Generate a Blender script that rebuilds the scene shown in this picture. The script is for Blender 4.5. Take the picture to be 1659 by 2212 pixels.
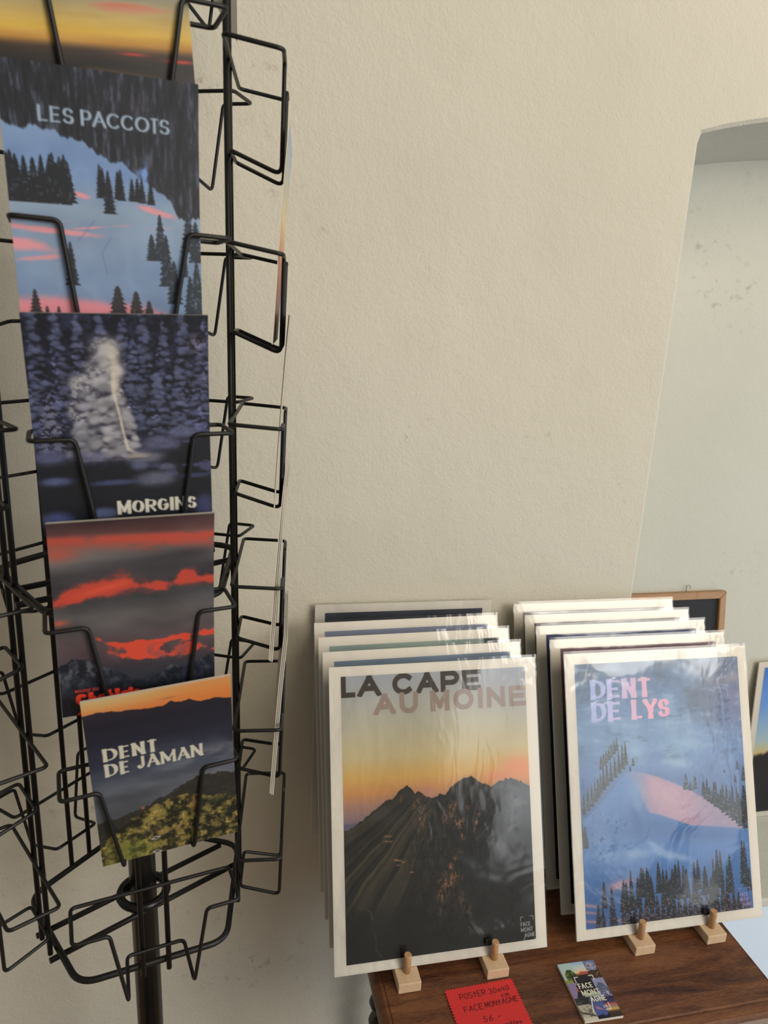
import bpy, bmesh, math, random
import numpy as np
from mathutils import Vector, Matrix

# ---------------------------------------------------------------- clear
for o in list(bpy.data.objects): bpy.data.objects.remove(o)
scene = bpy.context.scene
COL = scene.collection
EYE = 1.65                                   # camera height above the floor; measured heights below are relative to it

# ---------------------------------------------------------------- camera
cam_d = bpy.data.cameras.new('camera'); cam = bpy.data.objects.new('camera', cam_d); COL.objects.link(cam)
RX = Vector((0.9755942805666495, -0.21445742155852182, 0.04715733308947809))
DN = Vector((-0.012597980630631321, -0.2690733996066095, -0.963037276800941))
FW = Vector((0.2192192751782374, 0.938939572050626, -0.26520820015172214))
cam.matrix_world = Matrix(((RX[0], -DN[0], -FW[0], 0), (RX[1], -DN[1], -FW[1], 0), (RX[2], -DN[2], -FW[2], EYE), (0, 0, 0, 1)))
cam_d.sensor_fit = 'VERTICAL'; cam_d.sensor_height = 36.0; cam_d.lens = 36.0*1600/2212
cam_d.clip_start = 0.02
cam_d.dof.use_dof = True; cam_d.dof.focus_distance = 1.06; cam_d.dof.aperture_fstop = 8.0
scene.camera = cam

# ---------------------------------------------------------------- world, light, exposure
scene.view_settings.view_transform = 'Standard'; scene.view_settings.look = 'None'
scene.view_settings.exposure = 0.0; scene.view_settings.gamma = 1.0; scene.view_settings.use_curve_mapping = False
world = bpy.data.worlds.new('world'); scene.world = world; world.use_nodes = True
bg = world.node_tree.nodes['Background']; bg.inputs['Color'].default_value = (1.0, 0.92, 0.80, 1); bg.inputs['Strength'].default_value = 0.28

def area(name, loc, target, sx, sy, power, color):
    l = bpy.data.lights.new(name, 'AREA'); l.shape = 'RECTANGLE'; l.size = sx; l.size_y = sy; l.energy = power; l.color = color
    o = bpy.data.objects.new(name, l); COL.objects.link(o); o.location = loc
    o.rotation_euler = (Vector(target)-Vector(loc)).to_track_quat('-Z', 'Y').to_euler()
    return o
area('ceiling_light', (1.0, -0.9, 3.2), (0.4, 1.1, 1.3), 1.2, 1.2, 24, (1.0, 0.88, 0.70))
area('window_upper_light', (2.5, -2.1, 2.55), (0.5, 1.1, 1.1), 1.6, 1.2, 66, (1.0, 0.95, 0.86))
area('sleeve_haze_light', (2.2, -2.4, 1.45), (0.5, 1.1, 0.9), 1.5, 1.3, 15, (0.93, 0.96, 1.0))  # added soft light that brightens poster fronts and hazes their sleeves
area('side_window_light', (3.0, 0.15, 0.75), (1.0, 1.07, 0.35), 0.9, 0.9, 20, (0.50, 0.74, 1.0))

# ---------------------------------------------------------------- small helpers
def link(o, parent=None):
    COL.objects.link(o)
    if parent is not None: o.parent = parent
    return o
def tag(o, label=None, cat=None, group=None, kind=None):
    if label: o['label'] = label
    if cat: o['category'] = cat
    if group: o['group'] = group
    if kind: o['kind'] = kind
    return o
def empty(name, mat=None, label=None, cat=None, group=None):
    o = bpy.data.objects.new(name, None); o.empty_display_size = .05; COL.objects.link(o)
    if mat is not None: o.matrix_world = mat
    return tag(o, label, cat, group)
def meshobj(name, bm, mat, parent=None, smooth=False):
    me = bpy.data.meshes.new(name); bm.to_mesh(me); bm.free(); me.materials.append(mat)
    if smooth:
        me.polygons.foreach_set('use_smooth', [True]*len(me.polygons))
    return link(bpy.data.objects.new(name, me), parent)
def box(bm, x0, x1, y0, y1, z0, z1, bev=0.0, seg=2):
    b = bmesh.new()
    vs = [b.verts.new((x, y, z)) for x in (x0, x1) for y in (y0, y1) for z in (z0, z1)]
    for f in ((0, 1, 3, 2), (4, 6, 7, 5), (0, 4, 5, 1), (2, 3, 7, 6), (0, 2, 6, 4), (1, 5, 7, 3)): b.faces.new([vs[i] for i in f])
    bmesh.ops.recalc_face_normals(b, faces=b.faces)
    if bev: bmesh.ops.bevel(b, geom=list(b.edges), offset=bev, segments=seg, affect='EDGES', profile=.5)
    t = bpy.data.meshes.new('t'); b.to_mesh(t); b.free(); bm.from_mesh(t); bpy.data.meshes.remove(t)
def fillet(P, r, closed=False, n=5):
    P = [Vector(p) for p in P]; out = []; N = len(P)
    for i in range(N):
        if not closed and i in (0, N-1): out.append(P[i]); continue
        a, b, c = P[i-1], P[i], P[(i+1) % N]
        u = (a-b); v = (c-b); lu, lv = u.length, v.length; u.normalize(); v.normalize()
        ang = u.angle(v)
        if ang > 3.0: out.append(b); continue
        t = min(r/math.tan(ang/2), lu*.45, lv*.45)
        p0, p1 = b+u*t, b+v*t
        for k in range(n+1):
            s = k/n; out.append(p0*(1-s)**2+b*2*s*(1-s)+p1*s*s)
    return out
def tube(bm, P, r, seg=8, closed=False, flat=None):
    P = [Vector(p) for p in P]; N = len(P)
    T = []
    for i in range(N):
        a = P[i-1] if (i > 0 or closed) else P[i]; b = P[(i+1) % N] if (i < N-1 or closed) else P[i]
        d = b-a
        T.append(d.normalized() if d.length > 1e-9 else Vector((0, 0, 1)))
    ref = Vector((0, 0, 1)) if abs(T[0].z) < .9 else Vector((1, 0, 0))
    nrm = (ref-T[0]*ref.dot(T[0])).normalized(); rings = []
    for i in range(N):
        nrm = (nrm-T[i]*nrm.dot(T[i])).normalized(); bi = T[i].cross(nrm)
        rings.append([bm.verts.new(P[i]+(nrm*math.cos(2*math.pi*k/seg)+bi*math.sin(2*math.pi*k/seg))*r) for k in range(seg)])
    M = N if closed else N-1
    for i in range(M):
        A, B = rings[i], rings[(i+1) % N]; off = 0
        if closed and i == N-1:
            off = min(range(seg), key=lambda o: sum((A[k].co-B[(k+o) % seg].co).length for k in range(seg)))
        for k in range(seg):
            f = bm.faces.new((A[k], A[(k+1) % seg], B[(k+1+off) % seg], B[(k+off) % seg])); f.smooth = True
    if not closed:
        bm.faces.new(rings[0][::-1]); bm.faces.new(rings[-1])
def lathe(bm, prof, cx=0, cy=0, seg=24, twist=None):
    rings = []
    for r, z in prof:
        rings.append([bm.verts.new((cx+r*math.cos(2*math.pi*k/seg), cy+r*math.sin(2*math.pi*k/seg), z)) for k in range(seg)])
    for A, B in zip(rings[:-1], rings[1:]):
        for k in range(seg):
            f = bm.faces.new((A[k], A[(k+1) % seg], B[(k+1) % seg], B[k])); f.smooth = True
    bm.faces.new(rings[0][::-1]); bm.faces.new(rings[-1])
    bmesh.ops.recalc_face_normals(bm, faces=bm.faces)

# ---------------------------------------------------------------- materials
def material(name, color=(.5, .5, .5), rough=.5, metal=0.0, spec=.5):
    m = bpy.data.materials.new(name); m.use_nodes = True; nt = m.node_tree; p = nt.nodes['Principled BSDF']
    p.inputs['Base Color'].default_value = (*color, 1); p.inputs['Roughness'].default_value = rough
    p.inputs['Metallic'].default_value = metal; p.inputs['Specular IOR Level'].default_value = spec
    return m, nt, p
def node(nt, t, **kw):
    n = nt.nodes.new(t)
    for k, v in kw.items():
        if k in n.inputs: n.inputs[k].default_value = v
        else: setattr(n, k, v)
    return n
def coords(nt, scale=(1, 1, 1), kind='Object'):
    tc = node(nt, 'ShaderNodeTexCoord'); mp = node(nt, 'ShaderNodeMapping'); mp.inputs['Scale'].default_value = scale
    nt.links.new(tc.outputs[kind], mp.inputs['Vector']); return mp.outputs['Vector']
def noise(nt, vec, scale, detail=4, rough=.5, dist=0.0):
    n = node(nt, 'ShaderNodeTexNoise'); n.inputs['Scale'].default_value = scale; n.inputs['Detail'].default_value = detail
    n.inputs['Roughness'].default_value = rough; n.inputs['Distortion'].default_value = dist
    nt.links.new(vec, n.inputs['Vector']); return n.outputs['Fac']
def ramp(nt, fac, stops):
    r = node(nt, 'ShaderNodeValToRGB'); cr = r.color_ramp
    while len(cr.elements) < len(stops): cr.elements.new(.5)
    for e, (pos, c) in zip(cr.elements, stops): e.position = pos; e.color = (*c, 1)
    nt.links.new(fac, r.inputs['Fac']); return r.outputs['Color']
def mixrgb(nt, a, b, fac, mode='MIX'):
    m = node(nt, 'ShaderNodeMix'); m.data_type = 'RGBA'; m.blend_type = mode
    for s, v in ((m.inputs['Factor'], fac), (m.inputs['A'], a), (m.inputs['B'], b)):
        if hasattr(v, 'links'): nt.links.new(v, s)
        elif isinstance(v, (int, float)): s.default_value = v
        else: s.default_value = (*v, 1)
    return m.outputs['Result']
def bump(nt, p, h, strength, dist):
    b = node(nt, 'ShaderNodeBump'); b.inputs['Strength'].default_value = strength; b.inputs['Distance'].default_value = dist
    nt.links.new(h, b.inputs['Height'])
    if p.inputs['Normal'].links: nt.links.new(p.inputs['Normal'].links[0].from_socket, b.inputs['Normal'])
    nt.links.new(b.outputs['Normal'], p.inputs['Normal'])

MAT = {}
def plaster(name, c0, c1, grain):
    m, nt, p = material(name, c0, .9, spec=.2); v = coords(nt)
    big = noise(nt, v, 1.6, 5, .6); col = ramp(nt, big, [(.3, c0), (.7, c1)])
    # old scuffs and specks with shapes of their own
    st = noise(nt, v, 3.1, 6, .7, .6); sp = noise(nt, v, 46, 4, .7)
    k = node(nt, 'ShaderNodeMath', operation='MULTIPLY'); nt.links.new(ramp(nt, st, [(.55, (0, 0, 0)), (.70, (1, 1, 1))]), k.inputs[0]); nt.links.new(ramp(nt, sp, [(.56, (0, 0, 0)), (.7, (1, 1, 1))]), k.inputs[1])
    col = mixrgb(nt, col, tuple(x*.62 for x in c0), k.outputs[0])
    nt.links.new(col, p.inputs['Base Color'])
    bump(nt, p, noise(nt, v, 5, 3, .5), .5, .012)
    bump(nt, p, noise(nt, v, 260, 3, .6), grain, .0014)
    bump(nt, p, noise(nt, v, 95, 2, .5), grain*.6, .002)
    return m
MAT['plaster'] = plaster('old_wall_plaster', (.585, .555, .465), (.645, .612, .52), .6)
MAT['sill'] = plaster('shaded_niche_plaster', (.535, .53, .46), (.585, .575, .50), .5)  # darker, cooler copy of the wall plaster, with niche shade in its colour
MAT['white_panel'] = material('daylight_tinted_panel', (.66, .77, .90), .55)[0]  # white panel, the bluish daylight is put into its base colour
def floor_mat():
    m, nt, p = material('floor_boards', (.3, .2, .12), .45); v = coords(nt, (1, 1, 1))
    w = node(nt, 'ShaderNodeTexBrick'); w.inputs['Scale'].default_value = 1.0; w.inputs['Brick Width'].default_value = 1.4; w.inputs['Row Height'].default_value = .12; w.inputs['Mortar Size'].default_value = .003
    w.inputs['Color1'].default_value = (.30, .19, .11, 1); w.inputs['Color2'].default_value = (.24, .15, .085, 1); w.inputs['Mortar'].default_value = (.05, .03, .02, 1)
    nt.links.new(v, w.inputs['Vector']); nt.links.new(w.outputs['Color'], p.inputs['Base Color']); return m
MAT['floor'] = floor_mat()
def black_metal(name, r):
    m, nt, p = material(name, (.007, .0067, .0066), r, spec=.35); v = coords(nt)
    chip = noise(nt, v, 70, 3, .6); col = ramp(nt, chip, [(.72, (.007, .0067, .0066)), (.80, (.035, .027, .02))]); nt.links.new(col, p.inputs['Base Color'])
    bump(nt, p, noise(nt, v, 300, 2), .08, .001); return m
MAT['wire'] = black_metal('black_coated_wire', .42)
MAT['pole'] = black_metal('black_pole_lacquer', .28)
def wood(name, stops, scale, rough, streak=18, bumpk=.1, dark=None, axis=(1, 1, 1)):
    m, nt, p = material(name, stops[0][1], rough); v = coords(nt, axis)
    g = noise(nt, v, scale, 6, .62, 1.2); g2 = noise(nt, v, scale*streak, 3, .6)
    s = node(nt, 'ShaderNodeMath', operation='MULTIPLY_ADD'); nt.links.new(g2, s.inputs[0]); s.inputs[1].default_value = .38
    t = node(nt, 'ShaderNodeMath', operation='MULTIPLY'); nt.links.new(g, t.inputs[0]); t.inputs[1].default_value = .62
    nt.links.new(t.outputs[0], s.inputs[2])
    nt.links.new(ramp(nt, s.outputs[0], stops), p.inputs['Base Color']); bump(nt, p, g2, bumpk, .0006); return m
MAT['rosewood'] = wood('polished_brown_wood', [(.32, (.018, .006, .0035)), (.43, (.070, .023, .0095)), (.55, (.150, .056, .021)), (.7, (.225, .094, .038))], 4.5, .42, 26, .10, axis=(1.0, 8, 8))
MAT['beech'] = wood('pale_beech', [(.3, (.52, .36, .22)), (.5, (.61, .44, .285)), (.7, (.69, .52, .36))], 9, .55, 22, .08, axis=(6, 1.0, 6))
MAT['dowel'] = wood('beech_dowel', [(.3, (.36, .19, .085)), (.5, (.46, .26, .125)), (.7, (.54, .33, .17))], 9, .5, 22, .08, axis=(8, 8, 1.0))
MAT['frame_wood'] = wood('oak_frame', [(.3, (.28, .14, .055)), (.5, (.37, .20, .085)), (.7, (.44, .25, .11))], 8, .5, 16, .1, axis=(2, 6, 2))
MAT['ebony'] = wood('black_turned_wood', [(.3, (.006, .005, .005)), (.7, (.016, .012, .01))], 9, .3)
def paper(name, c, rough=.75):
    m, nt, p = material(name, c, rough, spec=.3); v = coords(nt)
    bump(nt, p, noise(nt, v, 900, 2), .06, .0005); return m
MAT['board'] = paper('white_backing_board', (.72, .69, .63))
MAT['board_edge'] = paper('grey_board_back', (.45, .40, .34))
MAT['card_stock'] = paper('white_card_stock', (.66, .62, .54))
MAT['slate'] = material('chalkboard_slate', (.010, .010, .012), .75)[0]
MAT['red_paper'] = paper('red_paper', (.62, .035, .035), .8)
MAT['ink'] = material('black_ink', (.03, .008, .01), .6)[0]
MAT['matt_black'] = material('matt_black_patch', (.008, .008, .009), .9)[0]
MAT['steel'] = material('dull_steel', (.18, .17, .16), .35, 1.0)[0]
def print_mat(name, rough, spec):
    m, nt, p = material(name, (.5, .5, .5), rough, spec=spec)
    a = node(nt, 'ShaderNodeVertexColor'); a.layer_name = 'print'; nt.links.new(a.outputs['Color'], p.inputs['Base Color'])
    return m
MAT['print'] = print_mat('poster_print', .55, .3)
MAT['card_print'] = print_mat('postcard_print', .42, .35)
def sleeve_mat():
    m = bpy.data.materials.new('clear_plastic_sleeve'); m.use_nodes = True; nt = m.node_tree; nt.nodes.clear()
    out = node(nt, 'ShaderNodeOutputMaterial'); mx = node(nt, 'ShaderNodeMixShader'); tr = node(nt, 'ShaderNodeBsdfTransparent'); gl = node(nt, 'ShaderNodeBsdfGlossy')
    tr.inputs['Color'].default_value = (.985, .985, .985, 1); gl.inputs['Roughness'].default_value = .12; gl.inputs['Color'].default_value = (1, 1, 1, 1)
    fr = node(nt, 'ShaderNodeFresnel'); fr.inputs['IOR'].default_value = 1.5
    v = coords(nt); n1 = noise(nt, v, 9, 3, .5, 1.5); n2 = noise(nt, coords(nt, (3.2, 1, 1)), 14, 2, .5, .6)
    b1 = node(nt, 'ShaderNodeBump'); b1.inputs['Strength'].default_value = .25; b1.inputs['Distance'].default_value = .006; nt.links.new(n1, b1.inputs['Height'])
    b2 = node(nt, 'ShaderNodeBump'); b2.inputs['Strength'].default_value = .2; b2.inputs['Distance'].default_value = .003; nt.links.new(n2, b2.inputs['Height']); nt.links.new(b1.outputs['Normal'], b2.inputs['Normal'])
    nt.links.new(b2.outputs['Normal'], gl.inputs['Normal']); nt.links.new(b2.outputs['Normal'], fr.inputs['Normal'])
    nt.links.new(fr.outputs['Fac'], mx.inputs['Fac']); nt.links.new(tr.outputs[0], mx.inputs[1]); nt.links.new(gl.outputs[0], mx.inputs[2]); nt.links.new(mx.outputs[0], out.inputs['Surface'])
    return m
MAT['sleeve'] = sleeve_mat()
MAT['pouch'] = material('grey_clear_plastic', (.30, .29, .26), .25)[0]
MAT['pouch'].node_tree.nodes['Principled BSDF'].inputs['Alpha'].default_value = .62
MAT['crease'] = material('shiny_plastic_crease', (.62, .64, .62), .15)[0]
# ---------------------------------------------------------------- printed pictures, painted procedurally
def srgb(c):
    c = np.asarray(c, dtype=np.float64)/255.0
    return np.where(c <= 0.04045, c/12.92, ((c+0.055)/1.055)**2.4)

def sm(a, b, x):
    t = np.clip((x-a)/(b-a+1e-12), 0, 1)
    return t*t*(3-2*t)

def vnoise(h, w, fy, fx, rng):
    gy, gx = int(fy)+3, int(fx)+3
    g = rng.random((gy, gx))
    y = np.linspace(0, fy, h); x = np.linspace(0, fx, w)
    yi = np.floor(y).astype(int); xi = np.floor(x).astype(int)
    ty = (y-yi)[:, None]; tx = (x-xi)[None, :]
    ty = ty*ty*(3-2*ty); tx = tx*tx*(3-2*tx)
    a = g[np.ix_(yi, xi)]; b = g[np.ix_(yi, xi+1)]; c = g[np.ix_(yi+1, xi)]; d = g[np.ix_(yi+1, xi+1)]
    return (a*(1-tx)+b*tx)*(1-ty)+(c*(1-tx)+d*tx)*ty

def fbm(h, w, fy, fx, octs, seed, gain=0.5):
    rng = np.random.default_rng(seed)
    out = np.zeros((h, w)); amp = 1.0; tot = 0
    for o in range(octs):
        out += amp*vnoise(h, w, fy*2**o, fx*2**o, rng); tot += amp; amp *= gain
    return out/tot

class Art:
    def __init__(s, w, h):
        s.w, s.h = w, h
        s.img = np.zeros((h, w, 3))
        s.U, s.V = np.meshgrid((np.arange(w)+.5)/w, (np.arange(h)+.5)/h)
        s.seed = 1
    def n(s, fy, fx, octs=4, gain=.5):
        s.seed += 1
        return fbm(s.h, s.w, fy, fx, octs, s.seed, gain)
    def rn(s, fy, fx, octs=5, gain=.6):
        s.seed += 1
        return 1-np.abs(2*fbm(s.h, s.w, fy, fx, octs, s.seed, gain)-1)*2.2
    def mix(s, col, m):
        m = np.clip(m, 0, 1)[..., None]
        s.img = s.img*(1-m)+np.asarray(col, dtype=np.float64)*m
    def grad(s, stops, t=None):
        t = s.V if t is None else t
        xs = [a for a, _ in stops]; cs = np.array([c for _, c in stops], dtype=np.float64)
        return np.stack([np.interp(t, xs, cs[:, i]) for i in range(3)], -1)
    def line(s, pts):                     # polyline v(u)
        pts = sorted(pts)
        return np.interp(s.U[0], [a for a, _ in pts], [b for _, b in pts])[None, :]
    def below(s, pts, rough=0.0, fx=30, soft=1.5):
        L = s.line(pts)
        if rough:
            s.seed += 1
            L = L+(fbm(1+1, s.w, 1, fx, 4, s.seed)[0][None, :]-.5)*rough
        return sm(-soft/s.h, soft/s.h, s.V-L)
    def blob(s, u, v, ru, rv, ang=0.0, p=1.0):
        c, q = math.cos(ang), math.sin(ang); a = s.h/s.w
        du, dv = s.U-u, (s.V-v)*a
        x, y = (du*c+dv*q)/ru, (-du*q+dv*c)/(rv*a)
        return np.exp(-(x*x+y*y)**p)
    def poly(s, pts, soft=1.0):
        # antialiased polygon mask
        P = [(a*s.w, b*s.h) for a, b in pts]
        x, y = s.U*s.w, s.V*s.h
        d = np.full(x.shape, 1e18); ins = np.zeros(x.shape, bool)
        for i in range(len(P)):
            x0, y0 = P[i]; x1, y1 = P[(i+1) % len(P)]
            ex, ey = x1-x0, y1-y0
            t = np.clip(((x-x0)*ex+(y-y0)*ey)/(ex*ex+ey*ey+1e-9), 0, 1)
            d = np.minimum(d, (x-x0-t*ex)**2+(y-y0-t*ey)**2)
            c = ((y0 > y) != (y1 > y))
            xi = x0+(y-y0)*ex/(ey if abs(ey) > 1e-9 else 1e-9)
            ins ^= c & (x < xi)
        d = np.sqrt(d)
        return np.clip(.5+np.where(ins, d, -d)/soft, 0, 1)
    def stroke(s, pts, ws, mask, square=False):         # pts in pixels, ws radii per point; union into mask
        keep = [i for i in range(len(pts)) if i == 0 or math.hypot(pts[i][0]-pts[i-1][0], pts[i][1]-pts[i-1][1]) > .02]
        pts = [pts[i] for i in keep]; ws = [ws[i] for i in keep]
        n = len(pts)-1
        for k in range(n):
            (x0, y0), (x1, y1), r0, r1 = pts[k], pts[k+1], ws[k], ws[k+1]
            r = max(r0, r1)*1.6+1.5
            ax, bx = int(max(0, min(x0, x1)-r)), int(min(s.w, max(x0, x1)+r+1))
            ay, by = int(max(0, min(y0, y1)-r)), int(min(s.h, max(y0, y1)+r+1))
            if ax >= bx or ay >= by: continue
            X = np.arange(ax, bx)[None, :]+.5; Y = np.arange(ay, by)[:, None]+.5
            ln = math.hypot(x1-x0, y1-y0)+1e-6
            ex, ey = (x1-x0)/ln, (y1-y0)/ln
            al = (X-x0)*ex+(Y-y0)*ey; pd = np.abs(-(X-x0)*ey+(Y-y0)*ex)
            t = np.clip(al/ln, 0, 1); rr = r0+(r1-r0)*t
            d = np.sqrt((al-t*ln)**2+pd**2)-rr
            if square and k == 0: d = np.where(al < 0, np.maximum(pd-r0, -al-r0), d)
            if square and k == n-1: d = np.where(al > ln, np.maximum(pd-r1, al-ln-r1), d)
            mask[ay:by, ax:bx] = np.maximum(mask[ay:by, ax:bx], np.clip(.5-d, 0, 1))
    def text(s, word, u0, v0, u1, v1, thick, thin=None, nib=0.0, gap=.12, flare=0.0, skew=0.0, widths=None, pw=1.0):
        """word fitted in the box; thick / thin stroke width as part of letter height"""
        H = (v1-v0)*s.h
        thin = thick if thin is None else thin
        ws = [GW.get(ch, .75) if not widths else widths[i] for i, ch in enumerate(word)]
        tot = sum(ws)+gap*(len(word)-1)
        sx = (u1-u0)*s.w/(tot*H)
        m = np.zeros((s.h, s.w)); x = u0*s.w; top = v0*s.h
        for ch, wd in zip(word, ws):
            cw = wd*H*sx
            if ch != ' ':
                i0 = thick*H*.5
                for st in GLYPH[ch]:
                    P = [(x+i0+a*(cw-2*i0)+skew*(1-b)*H, top+i0*.9+b*(H-1.8*i0)) for a, b in st]
                    R = []
                    for k in range(len(P)):
                        a = P[max(0, k-1)]; b = P[min(len(P)-1, k+1)]
                        th = math.atan2(b[1]-a[1], b[0]-a[0])
                        R.append(.5*H*(thin+(thick-thin)*abs(math.sin(th-nib))**pw))
                    if flare and len(P) == 2:
                        mid = ((P[0][0]+P[1][0])/2, (P[0][1]+P[1][1])/2)
                        P = [P[0], mid, P[1]]; R = [R[0]*(1+flare), R[0]*(1-flare*.3), R[0]*(1+flare)]
                    closed = math.hypot(P[0][0]-P[-1][0], P[0][1]-P[-1][1]) < 1
                    s.stroke(P, R, m, square=not closed)
            x += cw+gap*H*sx
        yy = np.arange(s.h)+.5
        return m*np.clip(np.minimum(yy-top+.5, top+H-yy+.5), 0, 1)[:, None]
    def tree(s, u, v0, v1, w, mask=None, jag=.35, seed=0):
        """conifer: tip at (u,v0), foot v1, half width w (in u); returns mask"""
        rng = np.random.default_rng(abs(int(seed+u*9973+v0*7919)))
        m = np.zeros((s.h, s.w)) if mask is None else mask
        ay, by = max(0, int(v0*s.h)), min(s.h, int(v1*s.h)+1)
        ax, bx = max(0, int((u-w*1.5)*s.w)), min(s.w, int((u+w*1.5)*s.w)+2)
        if ay >= by or ax >= bx: return m
        n = by-ay; t = (np.arange(n)+.5)/n
        per = max(3, n/9)
        ph = (np.arange(n) % per)/per
        def side(): return w*(.12+.88*t**.8)*(1-jag+jag*ph)*(.85+.3*rng.random(n))
        L, Rr = side()*s.w, side()*s.w
        X = np.arange(ax, bx)[None, :]+.5-u*s.w
        k = np.clip(X+L[:, None]+.5, 0, 1)*np.clip(Rr[:, None]-X+.5, 0, 1)
        m[ay:by, ax:bx] = np.maximum(m[ay:by, ax:bx], k)
        return m

def arc(cx, cy, rx, ry, a0, a1, n=14):
    return [(cx+rx*math.cos(math.radians(a0+(a1-a0)*i/n)), cy+ry*math.sin(math.radians(a0+(a1-a0)*i/n))) for i in range(n+1)]
GLYPH = {
 'A': [[(0, 1), (.5, 0)], [(.5, 0), (1, 1)], [(.2, .66), (.8, .66)]],
 'C': [arc(.52, .5, .52, .5, -48, -312, 24)],
 'D': [[(0, 0), (0, 1)], [(0, 0), (.4, 0)]+arc(.4, .5, .6, .5, -90, 90, 16)+[(0, 1)]],
 'E': [[(0, 0), (0, 1)], [(0, 0), (1, 0)], [(0, .5), (.85, .5)], [(0, 1), (1, 1)]],
 'F': [[(0, 0), (0, 1)], [(0, 0), (1, 0)], [(0, .5), (.85, .5)]],
 'G': [arc(.52, .5, .52, .5, -48, -345, 24)+[(1, .55)], [(.6, .55), (1, .55)]],
 'I': [[(.5, 0), (.5, 1)]],
 'J': [[(.9, 0), (.9, .7)]+arc(.5, .7, .4, .3, 0, 150, 10)],
 'L': [[(0, 0), (0, 1)], [(0, 1), (1, 1)]],
 'M': [[(0, 1), (0, 0)], [(0, 0), (.5, .8)], [(.5, .8), (1, 0)], [(1, 0), (1, 1)]],
 'N': [[(0, 1), (0, 0)], [(0, 0), (1, 1)], [(1, 1), (1, 0)]],
 'O': [arc(.5, .5, .5, .5, 0, 360, 28)],
 'P': [[(0, 0), (0, 1)], [(0, 0), (.55, 0)]+arc(.6, .29, .4, .29, -90, 90, 12)+[(0, .58)]],
 'R': [[(0, 0), (0, 1)], [(0, 0), (.55, 0)]+arc(.6, .27, .4, .27, -90, 90, 12)+[(0, .54)], [(.45, .54), (1, 1)]],
 'S': [arc(.5, .26, .46, .26, -25, -240, 14)+arc(.5, .75, .5, .25, -70, 155, 14)],
 'T': [[(.5, 0), (.5, 1)], [(0, 0), (1, 0)]],
 'U': [[(0, 0), (0, .6)]+arc(.5, .6, .5, .4, 180, 0, 14)+[(1, 0)]],
 'Y': [[(0, 0), (.5, .55)], [(1, 0), (.5, .55)], [(.5, .55), (.5, 1)]],
 'h': [[(0, 0), (0, 1)], [(0, .65)]+arc(.5, .65, .5, .25, 180, 360, 10)+[(1, 1)]],
 'c': [arc(.55, .7, .5, .3, -50, -310, 16)],
 'a': [arc(.5, .7, .5, .3, 0, 360, 18), [(1, .4), (1, 1)]],
 'b': [[(0, 0), (0, 1)], arc(.5, .7, .5, .3, 0, 360, 18)],
 'l': [[(.5, 0), (.5, 1)]],
 'i': [[(.5, .4), (.5, 1)], [(.5, .1), (.5, .14)]],
 's': [arc(.5, .55, .45, .15, -25, -240, 10)+arc(.5, .85, .5, .15, -70, 155, 10)],
 '.': [[(.5, .95), (.5, 1)]],
}
GW = {'I': .3, ' ': .35, 'L': .6, 'E': .62, 'F': .6, 'M': .95, 'O': .9, 'C': .85, 'D': .8, 'N': .8, 'S': .65, 'T': .72, 'P': .66, 'J': .55, 'U': .78, 'A': .88, 'Y': .8, 'G': .88,
      'l': .3, 'i': .3, 'h': .6, 'a': .6, 'b': .6, 's': .55, 'c': .55, '.': .2}

def logo(A, u0, v0, s, col, full=True, op=1.0):
    """the square photo-corner logo with three lines of lettering; s = width in u"""
    k = A.w/A.h
    def V(x): return v0+x*s*k
    w = .05
    m = np.zeros((A.h, A.w)); px = s*A.w
    def bar(a, b, c, d, wd=.045):
        A.stroke([((u0+a*s)*A.w, V(b)*A.h), ((u0+c*s)*A.w, V(d)*A.h)], [wd*px*.5]*2, m)
    bar(0, 0, .2, 0); bar(0, 0, 0, .26); bar(.78, 0, 1, 0); bar(1, 0, 1, .26)
    m = np.maximum(m, A.text('FACE', u0, V(.36), u0+.74*s, V(.66), .17, gap=.1))
    m = np.maximum(m, A.text('MONT', u0+.0*s, V(.74), u0+.95*s, V(1.04), .17, gap=.1))
    m = np.maximum(m, A.text('AGNE', u0+.26*s, V(1.12), u0+1.08*s, V(1.42), .17, gap=.1))
    bar(.36, 1.2, .1, 1.95)
    bar(1.06, 1.55, 1.06, 1.88); bar(.8, 1.88, 1.06, 1.88)
    m = np.maximum(m, A.text('ch', u0+.74*s, V(1.62), u0+.95*s, V(1.79), .15, gap=.2))
    A.mix(col, m*op)

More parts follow.
